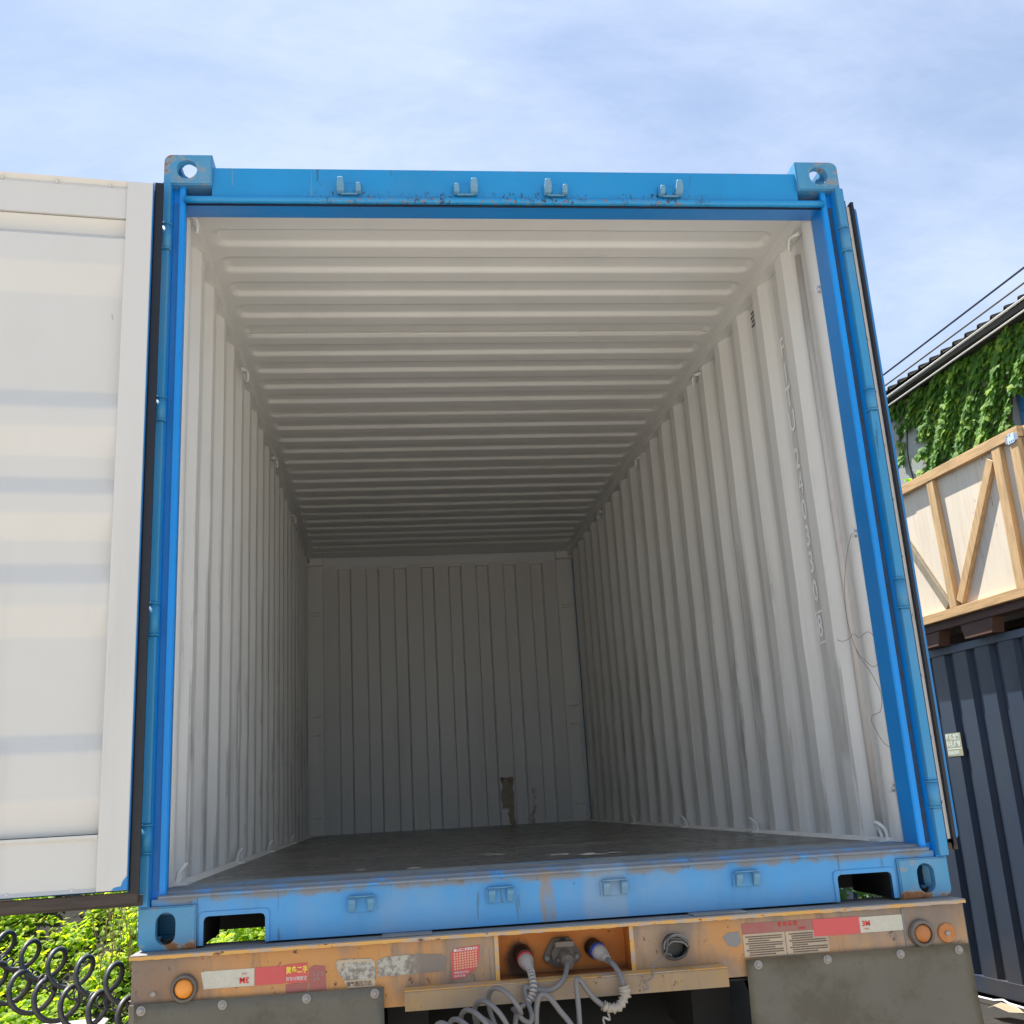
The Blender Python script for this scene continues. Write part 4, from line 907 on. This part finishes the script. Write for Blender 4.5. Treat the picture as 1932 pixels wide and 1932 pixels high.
def batten(p0, p1, w_, mt, name='batten', th=.040):
    (t0, z0), (t1, z1) = p0, p1; d = Vector((t1 - t0, z1 - z0)).normalized(); n = Vector((-d.y, d.x)) * w_ / 2
    pts = [(t0 + n.x, z0 + n.y), (t1 + n.x, z1 + n.y), (t1 - n.x, z1 - n.y), (t0 - n.x, z0 - n.y)]
    bm = bmesh.new(); prism(bm, pts, lambda p: (DC - th, p[0], p[1]), lambda p: (DC + .0012, p[0], p[1])); fixn(bm)
    bmesh.ops.bevel(bm, geom=bm.edges[:], offset=.003, segments=1, affect='EDGES')
    return obj(name, Wp(bm), mt, cr)
batten((3.745, 2.603), (3.712, 1.592), .085, TIMV); batten((2.955, 2.603), (2.96, 1.592), .09, TIMV); batten((2.765, 2.603), (2.765, 1.592), .085, TIMV); batten((4.55, 2.603), (4.55, 1.592), .085, TIMV)
batten((3.035, 2.545), (3.640, 1.620), .075, TIMV, 'diagonal_brace', .034); batten((4.42, 2.56), (3.790, 1.612), .07, TIMG, 'diagonal_brace', .030)
obj('end_sheet', WB(DC + .021, DC + 1.35, TN + .005, TN + .02, ZBm - .06, ZT - .02), PLY, cr); obj('end_sheet', WB(DC + .021, DC + 1.35, TF - .02, TF - .005, ZBm - .06, ZT - .02), PLY, cr)
obj('top_beam', WB(DC + .0025, DC + 1.37, TN - .04, TN + .003, 2.605, 2.680, .004), TIMV, cr); obj('batten', WB(DC + .0025, DC + .10, TN - .036, TN + .003, 1.59, 2.603, .004), TIMV, cr); obj('bottom_beam', WB(DC + .0025, DC + 1.37, TN - .04, TN + .003, 1.52, 1.588, .004), TIMV, cr)
obj('back_sheet', WB(DC + 1.351, DC + 1.37, TN + .005, TF - .005, ZBm - .06, ZT - .02), PLY, cr); obj('lid', WB(DC + .002, DC + 1.37, TN + .004, TF, ZT - .018, ZT + .004), PLY, cr)
STEEL = M('galvanised_bracket', (.42, .44, .47), .35, .7).done()
bk_ = obj('corner_bracket', WB(DC - .048, DC - .0455, TN - .02, TN + .11, 2.585, 2.632), STEEL, cr); obj('label_plate', WB(DC - .050, DC - .0485, TN + .015, TN + .085, 2.575, 2.645), M('pale_blue_label', (.55, .68, .85), .5).done(), bk_)
bm = bmesh.new()
for k, (t, z) in enumerate(((2.775, 2.635), (2.80, 2.635), (2.785, 2.588), (2.765, 2.588), (2.745, 2.588))): box(bm, DC - .0512, DC - .0503, t - .004, t + .004, z - .006, z + .006)
obj('label_print', Wp(bm), M('label_blue_print', (.05, .12, .35), .5).done(), bk_)
pa = thing('pallet', W(5.0, 3.8, 1.36), 'dark reddish wooden pallet carrying the crate on the navy container', 'pallet')
for d in (DC, DC + .62, DC + 1.25):
    for t0, t1 in ((2.75, 2.95), (3.38, 3.72), (4.02, 4.32), (4.95, 5.15)):
        bm = bmesh.new(); prism(bm, [(t0, 1.3455), (t1 - .03, 1.3455), (t1, 1.455), (t0 - .03, 1.455)], lambda p: (d, p[0], p[1]), lambda p: (d + .10, p[0], p[1])); obj('block', Wp(fixn(bm)), SKID, pa)
    obj('runner', WB(d - .01, d + .11, TN, TF, 1.4555, 1.5185, .004), SKID, pa)
# ------------------------------------------------------------------ building with ivy
m = M('grey_plaster', (.33, .345, .33), .85); m.mix(m.noise(2, 7, .65).ss(.45, .7) * .6, (.24, .255, .24)); m.mix(m.noise(12, 6, .7).ss(.6, .7) * .4, (.17, .17, .15)); m.bump(m.noise(25, 5), .006, .5); PLAS = m.done()
m = M('cement_roof_sheet', (.065, .058, .05), .9); m.mix(m.noise(4, 6, .7).ss(.5, .7) * .6, (.04, .035, .03)); RSH = m.done()
m = M('blue_shutter_paint', (.045, .20, .50), .5); m.scale(m.noise(3, 4) * .4 + .8); BSH = m.done()
bl = thing('ivy_building', W(11, 8, GZ), 'tall grey plaster building with corrugated eave half hidden by ivy', 'building')
bm = bmesh.new()
for a, b, c, d_ in ((0., 5.85, GZ, 5.60), (7.15, 18, GZ, 5.60), (5.85, 7.15, GZ, 3.55), (5.85, 7.15, 4.85, 5.60)): box(bm, 8.0, 8.25, a, b, c, d_)
box(bm, 8.25, 15, 17.75, 18, GZ, 5.6); box(bm, 8.25, 15, 0, .25, GZ, 5.6); box(bm, 14.75, 15, .25, 17.75, GZ, 5.6)
obj('wall', Wp(bm), PLAS, bl)
wn = obj('window_shutter', WB(8.10, 8.13, 5.86, 7.14, 3.56, 4.84), BSH, bl, label='blue shutter in the window opening')
for k in range(6): obj('shutter_slat', WB(8.085, 8.0995, 5.87, 7.13, 3.60 + .205 * k, 3.785 + .205 * k, .004), BSH, wn)
# corrugated roof sheets: one per 1.0 m, narrow raised ribs .25 m apart
for k in range(20):
    t0 = -.6 + 1.0 * k; bm = bmesh.new(); pr = []
    for q in range(4):
        b0 = t0 + .25 * q; pr += [(b0, 0), (b0 + .095, -.006), (b0 + .19, .0), (b0 + .205, .042), (b0 + .235, .042)]
    pr.append((t0 + 1.0, 0))
    def pt(p, far, up): return (7.72 + (3.9 if far else 0), p[0], 5.715 + p[1] + up + (1.35 if far else 0))
    a = [bm.verts.new(pt(p, 0, 0)) for p in pr]; b = [bm.verts.new(pt(p, 1, 0)) for p in pr]; c = [bm.verts.new(pt(p, 0, .012)) for p in pr]; d_ = [bm.verts.new(pt(p, 1, .012)) for p in pr]
    for i in range(len(pr) - 1):
        bm.faces.new((a[i], b[i], b[i + 1], a[i + 1])); bm.faces.new((c[i], c[i + 1], d_[i + 1], d_[i])); bm.faces.new((a[i], a[i + 1], c[i + 1], c[i]))
    o = obj('roof_sheet', Wp(fixn(bm)), RSH, bl)
obj('eave_board', WB(7.76, 7.999, -.5, 18.3, 5.625, 5.70), RSH, bl)
obj('back_roof', Wp((lambda bm: (prism(bm, [(11.62, 7.00), (15.3, 5.61), (15.3, 5.65), (11.62, 7.04)], lambda p: (p[0], -.6, p[1]), lambda p: (p[0], 18.4, p[1])), fixn(bm))[1])(bmesh.new())), RSH, bl)
bm = bmesh.new(); prism(bm, [(8.001, 5.61), (14.99, 5.61), (11.6, 6.96)], lambda p: (p[0], .01, p[1]), lambda p: (p[0], .24, p[1])); prism(bm, [(8.001, 5.61), (14.99, 5.61), (11.6, 6.96)], lambda p: (p[0], 17.76, p[1]), lambda p: (p[0], 17.99, p[1])); obj('gable', Wp(fixn(bm)), PLAS, bl)
# leaves
def mat_leaf(name, c0, c1, c2, trans=.35, rough=.45):
    m = bpy.data.materials.new(name); m.use_nodes = True; nt = m.node_tree; b = nt.nodes['Principled BSDF']; out = nt.nodes['Material Output']
    g = nt.nodes.new('ShaderNodeNewGeometry'); oi = nt.nodes.new('ShaderNodeObjectInfo')
    ad = nt.nodes.new('ShaderNodeMath'); ad.operation = 'ADD'; nt.links.new(g.outputs['Random Per Island'], ad.inputs[0]); nt.links.new(oi.outputs['Random'], ad.inputs[1])
    fr = nt.nodes.new('ShaderNodeMath'); fr.operation = 'FRACT'; nt.links.new(ad.outputs[0], fr.inputs[0])
    r = nt.nodes.new('ShaderNodeValToRGB'); r.color_ramp.elements[0].color = (*c0, 1); r.color_ramp.elements[1].color = (*c2, 1); e = r.color_ramp.elements.new(.6); e.color = (*c1, 1)
    nt.links.new(fr.outputs[0], r.inputs[0]); nt.links.new(r.outputs[0], b.inputs['Base Color']); b.inputs['Roughness'].default_value = rough
    t = nt.nodes.new('ShaderNodeBsdfTranslucent'); sc = nt.nodes.new('ShaderNodeVectorMath'); sc.operation = 'MULTIPLY'; sc.inputs[1].default_value = (1.7, 1.8, .6)
    nt.links.new(r.outputs[0], sc.inputs[0]); nt.links.new(sc.outputs[0], t.inputs[0])
    mx = nt.nodes.new('ShaderNodeMixShader'); mx.inputs[0].default_value = trans; nt.links.new(b.outputs[0], mx.inputs[1]); nt.links.new(t.outputs[0], mx.inputs[2]); nt.links.new(mx.outputs[0], out.inputs[0])
    return m
IVY = mat_leaf('ivy_leaf_green', (.06, .16, .022), (.115, .26, .028), (.28, .40, .04), .40, .7)
HEDGE = mat_leaf('shrub_leaf_green', (.13, .24, .025), (.32, .44, .03), (.62, .62, .05), .58, .6)
HEDG2 = mat_leaf('shaded_leaf_green', (.05, .12, .02), (.07, .17, .03), (.11, .22, .035), .35)
IVSH = [(0, 0), (.16, -.12), (.42, -.10), (.30, .10), (.52, .32), (.26, .34), (.20, .52), (.0, .85), (-.20, .52), (-.26, .34), (-.52, .32), (-.30, .10), (-.42, -.10), (-.16, -.12)]
OVSH = [(0, 0), (.20, .18), (.27, .45), (.17, .78), (0, 1.0), (-.17, .78), (-.27, .45), (-.20, .18)]
class Leaves:
    def __init__(s): s.v = []; s.f = []
    def add(s, p, nrm, tip, size, shape, fold=.14):
        n = nrm.normalized(); y = (tip - n * tip.dot(n)).normalized(); x = y.cross(n); b = len(s.v)
        for q in shape: s.v.append(p + x * (q[0] * size) + y * (q[1] * size) + n * (-abs(q[0]) * fold * size - .18 * size * q[1] * q[1]))
        c = p + y * (.40 * size) + n * (.02 * size); s.v.append(c); k = len(shape)
        for i in range(k): s.f.append((b + i, b + (i + 1) % k, b + k))
    def mesh(s, name):
        me = bpy.data.meshes.new(name); me.from_pydata([tuple(q) for q in s.v], [], s.f); return me
def rv(a=1.): return Vector((random.uniform(-a, a), random.uniform(-a, a), random.uniform(-a, a)))
iv = thing('ivy', W(7.95, 8, 4.0), 'dense green ivy climbing the plaster wall up to the eave', 'plant')
def tmax(z):
    pts = [(0, 9.2), (3.6, 8.98), (4.3, 8.98), (4.9, 8.90), (5.05, 8.90), (5.25, 9.28), (5.5, 9.62), (5.8, 9.55)]
    for (a, b), (c, d) in zip(pts, pts[1:]):
        if a <= z <= c: return b + (d - b) * (z - a) / (c - a)
    return 9.2
cand = []
rI = random.Random(3)
ntry = 0
while len(cand) < 8500:
    t = rI.uniform(4.2, 9.75); z = rI.uniform(3.2, 5.62)
    if t > tmax(z) + .10 * math.sin(z * 23) + .05 * math.sin(z * 61): continue
    if 5.8 < t < 7.12 + .06 * sin(z * 17) and z < 4.80 + .05 * sin(t * 19): continue
    if t > 9.0 and rI.random() < (.25 if z > 5.25 else .1): continue
    cand.append((t, z))
# a thin hanging strand on the bare plaster
for k in range(26): z = 5.25 - .022 * k; cand.append((9.42 + .05 * sin(z * 30) + rI.uniform(-.04, .04), z))
outn = Vector((-nx_, -ny_, 0))
camp = Vector(cam.location); leaf_specs = []
for t, z in cand:
    bulge = .05 + .045 * (sin(t * 4.1 + z * 3.3 + sin(t * 1.7)) * .5 + .5) + .05 * sin(t * 13 + z * 9)
    p = W(8.0 - bulge * rI.uniform(.25, 1.0), t, z); n = outn * 1. + Vector((0, 0, .55)) + Vector((rI.uniform(-.45, .45), rI.uniform(-.45, .45), rI.uniform(-.3, .4)))
    tip = Vector((rI.uniform(-.35, .35), rI.uniform(-.45, .45), -1)); leaf_specs.append((p, n, tip, rI.uniform(.065, .165)))
# the 300 outermost (largest in the picture) leaves are parts of their own
one = Leaves(); one.add(Vector((0, 0, 0)), Vector((0, 0, 1)), Vector((0, 1, 0)), 1., IVSH); lm = one.mesh('leaf'); lm.materials.append(IVY)
leaf_specs.sort(key=lambda s: (s[0] - camp).length - s[3] * 6 - (0 if s[0].z > 4.2 else -9))
for i, (p, n, tip, sz) in enumerate(leaf_specs[:300]):
    nn = n.normalized(); y = (tip - nn * tip.dot(nn)).normalized(); x = y.cross(nn)
    o = bpy.data.objects.new('leaf', lm); COL.objects.link(o); o.parent = iv
    mm = Matrix(((x.x, y.x, nn.x, 0), (x.y, y.y, nn.y, 0), (x.z, y.z, nn.z, 0), (0, 0, 0, 1)))
    o.matrix_local = Matrix.Translation(p - iv.location) @ mm @ Matrix.Diagonal((sz, sz, sz, 1))
L = Leaves()
for p, n, tip, sz in leaf_specs[300:]: L.add(p, n, tip, sz, IVSH)
o = place('leaf_mass', L.mesh('leaf_mass'), IVY, iv); o['kind'] = 'stuff'
STEM = M('brown_stem', (.09, .06, .035), .9).done()
for k in range(9):
    t = 5.2 + .5 * k; pts = [W(7.985 - .01 * sin(q), t + .12 * sin(q * 1.3 + k), 2.6 + .45 * q) for q in range(8)]; obj('stem', T(smoothpath(pts, 3), .010, 5), STEM, iv)
obj('stem', T([W(7.98, 9.42 + .03 * sin(q), 5.5 - .12 * q) for q in range(8)], .005, 5), STEM, iv)
# one bright leaf above the far end of the crate
L = Leaves()
for k in range(7): L.add(W(4.9 + .05 * rI.uniform(-1, 1), 4.97 + .05 * rI.uniform(-1, 1), 2.94 + .014 * k), Vector((rI.uniform(-1, .2), rI.uniform(-1, 0), .8)), Vector((rI.uniform(-1, 1), .3, .2)), .10, IVSH)
for k in range(5): L.add(W(4.9 + .03 * rI.uniform(-1, 1), 4.95 + .03 * rI.uniform(-1, 1), 2.70 + .05 * k), Vector((rI.uniform(-1, .2), rI.uniform(-1, 0), .8)), Vector((rI.uniform(-1, 1), .3, .2)), .07, IVSH)
o = place('vine_sprig', L.mesh('vine_sprig'), mat_leaf('sunlit_yellow_leaf', (.22, .40, .03), (.30, .46, .04), (.4, .5, .05), .5)); tag(o, 'small bright yellow green vine sprig showing over the far end of the crate', 'plant')
# overhead cables parallel to the eave
WD = M('dark_cable', (.02, .035, .07), .6).done(); WG = M('grey_brown_cable', (.09, .08, .075), .6).done(); WL = M('pale_cable', (.50, .50, .47), .6).done()
def ocable(D, a, b, r, mt, lab):
    (t0, z0), (t1, z1) = a, b; d = (z1 - z0) / (t1 - t0); pts = [W(D, t, z0 + d * (t - t0) + .0006 * (t - 7) ** 2) for t in [-6 + 1.5 * k for k in range(24)]]
    o = obj('overhead_cable', T(pts, r, 6), mt); tag(o, lab, 'cable', 'cables strung past the ivy building')
ocable(6.0, (6.760, 4.848), (4.631, 4.892), .0115, WD, 'uppermost cable, dark blue against the sky')
ocable(6.0, (6.764, 4.715), (4.382, 4.759), .0100, WG, 'second cable from the top, grey brown against the sky')
ocable(6.0, (6.762, 4.575), (4.389, 4.627), .0110, WL, 'thick pale cable running along the eave edge')
ocable(6.0, (6.759, 4.469), (4.421, 4.511), .0090, WL, 'lowest cable, pale against the ivy leaves')
# green sticker lettering on the navy container
PR2 = M('pale_green_print', (.70, .80, .74), .5).done()
wall_text('打孔', .050, PR2, st, D0 + .0044, 4.287, .648, .86, .0012); wall_text('加氟', .050, PR2, st, D0 + .0044, 4.193, .648, .80, .0012)
wall_text('钻孔', .050, PR2, st, D0 + .0044, 4.287, .594, .86, .0012); wall_text('维修', .050, PR2, st, D0 + .0044, 4.193, .594, .80, .0012); wall_text('156562041', .040, PR2, st, D0 + .0044, 4.289, .530, .82, .0010)
obj('sticker_band', WB(D0 + .0040, D0 + .0049, 4.105, 4.286, .5575, .5645), PR2, st)
# white cord and paper scrap at its foot
o = obj('cord', T([W(4.22, 4.6, GZ + .03), W(4.24, 4.06, GZ + .03), W(4.25, 3.97, GZ + .045), W(4.24, 3.90, GZ + .035), W(4.22, 3.5, GZ + .03), W(4.18, 2.4, GZ + .03)], .009, 6), M('white_cord', (.75, .74, .72), .6).done()); tag(o, 'white cord lying along the foot of the navy container', 'cord')
bm = bmesh.new(); vs = [bm.verts.new(W(3.98 + a, 3.66 + b, GZ + .05 + c)) for a, b, c in ((0, .12, 0), (.10, .10, .03), (.13, -.02, .02), (.10, -.13, .0), (.0, -.11, .01), (-.03, 0, .035))]; bm.faces.new(vs); bmesh.ops.solidify(bm, geom=bm.faces[:], thickness=.002)
o = obj('paper_scrap', bm, M('pale_paper', (.62, .52, .36), .7).done()); tag(o, 'crumpled pale scrap on the dark ground beside the navy container', 'litter')
# ------------------------------------------------------------------ green bank at the left
def bank_z(x, y):
    t = min(max((y - 4.1) / 4.2, 0), 1); t = t * t * (3 - 2 * t)
    return GZ + 1.62 * t + .10 * sin(x * 2.1 + y) * t + .06 * sin(x * 5.3 - y * 2.7)
bm = bmesh.new(); nxg, nyg = 44, 40; X0, X1, YA, YC = -16., -1.45, 3.2, 16.
g = [[bm.verts.new((X0 + (X1 - X0) * i / nxg, YA + (YC - YA) * j / nyg, bank_z(X0 + (X1 - X0) * i / nxg, YA + (YC - YA) * j / nyg) - .10)) for i in range(nxg + 1)] for j in range(nyg + 1)]
for a, b in zip(g, g[1:]):
    for i in range(nxg): bm.faces.new((a[i], a[i + 1], b[i + 1], b[i])).smooth = True
o = obj('bank', bm, SOIL); tag(o, kind='structure')
L = Leaves(); rB = random.Random(11)
N = 80000
for k in range(N):
    x = -1.40 - 5.0 * rB.random() ** 1.2; y = 3.6 + 6.2 * rB.random()
    cl_ = .75 * sin(x * 4.3 + y * 1.9) + sin(x * 7.9 - y * 5.1 + 1) * .8 + sin(x * 15 + y * 11) * .4
    if cl_ < -1.35 and rB.random() < .35: continue
    z = bank_z(x, y) + rB.uniform(-.10, .05) + .09 * cl_
    n = Vector((rB.uniform(-.9, .4), rB.uniform(-.9, .5), rB.uniform(.45, 1.)))
    L.add(Vector((x, y, z)), n, Vector((rB.uniform(-1, 1), rB.uniform(-1, 1), rB.uniform(-.6, .5))), rB.uniform(.035, .085), OVSH)
o = place('bank_shrubs', L.mesh('bank_shrubs'), HEDGE); tag(o, kind='stuff')
o['label'] = 'sunlit yellow green leafy shrubs covering the bank left of the trailer'
# a few dry grass stems
bm = bmesh.new()
for k in range(16):
    x = -2.62 + rB.uniform(-.12, .12); y = 5.6 + rB.uniform(-.2, .2); z = bank_z(x, y); tube(bm, smoothpath([(x, y, z), (x + rB.uniform(-.05, .05), y, z + .25), (x + rB.uniform(-.12, .12), y, z + .5)], 3), .0035, 4)
o = obj('dry_grass', bm, M('dry_straw', (.42, .30, .10), .8).done()); tag(o, kind='stuff')
# shrub between the trailer and the navy container
sb = thing('shrub', (2.04, 2.7, GZ), 'small shaded green shrub seen through the right forklift opening', 'plant')
L = Leaves()
for k in range(900):
    a = rB.uniform(0, 2 * pi); r = .42 * rB.random() ** .5; z = rB.uniform(-1.1, -.02)
    L.add(Vector((2.06 + r * cos(a) * .85, 2.7 + r * sin(a) * 1.2, z)), Vector((rB.uniform(-.6, .6), rB.uniform(-1.2, .2), rB.uniform(.2, 1))), Vector((rB.uniform(-1, 1), rB.uniform(-1, 1), -.4)), rB.uniform(.05, .09), IVSH)
o = place('foliage', L.mesh('foliage'), HEDG2, sb); o['kind'] = 'stuff'
for k in range(5): obj('stem', T(smoothpath([(2.02 + .03 * k, 2.65, GZ), (2.04 + .06 * sin(k * 2), 2.7 + .1 * cos(k), -.8), (2.04 + .2 * sin(k * 2.4), 2.7 + .25 * cos(k * 1.9), -.2)], 4), .007, 5), STEM, sb)
# perforated white stools in front of the bank
PLAST = M('white_plastic', (.62, .58, .53), .5).done()
def stool(cx, cy, rz, lab):
    t_ = thing('plastic_stool', (cx, cy, GZ), lab, 'stool', 'white stools before the bank', rz)
    bm = bmesh.new(); n = 8; hw = .20; r = .05; pts = []
    for qx, qy, a0 in ((1, 1, 0), (-1, 1, pi / 2), (-1, -1, pi), (1, -1, 3 * pi / 2)):
        for k in range(n + 1): a = a0 + pi / 2 * k / n; pts.append((qx * (hw - r) + r * cos(a), qy * (hw - r) + r * sin(a)))
    prism(bm, pts, lambda p: (p[0], p[1], .425), lambda p: (p[0], p[1], .450)); seat = obj('seat', fixn(bm), PLAST, t_, local=True, smooth=rad(40))
    bm = bmesh.new()
    for i in range(9):
        for j in range(9):
            x, y = -.16 + .04 * i + (.02 if j % 2 else 0), -.16 + .04 * j
            if abs(x) < .175: lathe(bm, [(.008, 0), (.008, .0008)], (x, y, .4502 - .4375), (0, 0, 1), 6)
    obj('seat_holes', bm, M('hole_shadow_grey', (.10, .09, .085), .9).done(), seat, local=True)
    for qx in (-1, 1):
        for qy in (-1, 1):
            bm = bmesh.new(); a = .16; tube(bm, [(qx * a, qy * a, .424), (qx * .19, qy * .19, 0)], .022, 8); obj('leg', bm, PLAST, t_, local=True)
stool(-2.44, 3.72, .1, 'white perforated plastic stool just left of the trailer beam')
stool(-3.02, 3.62, -.15, 'white perforated plastic stool cut off by the left edge')
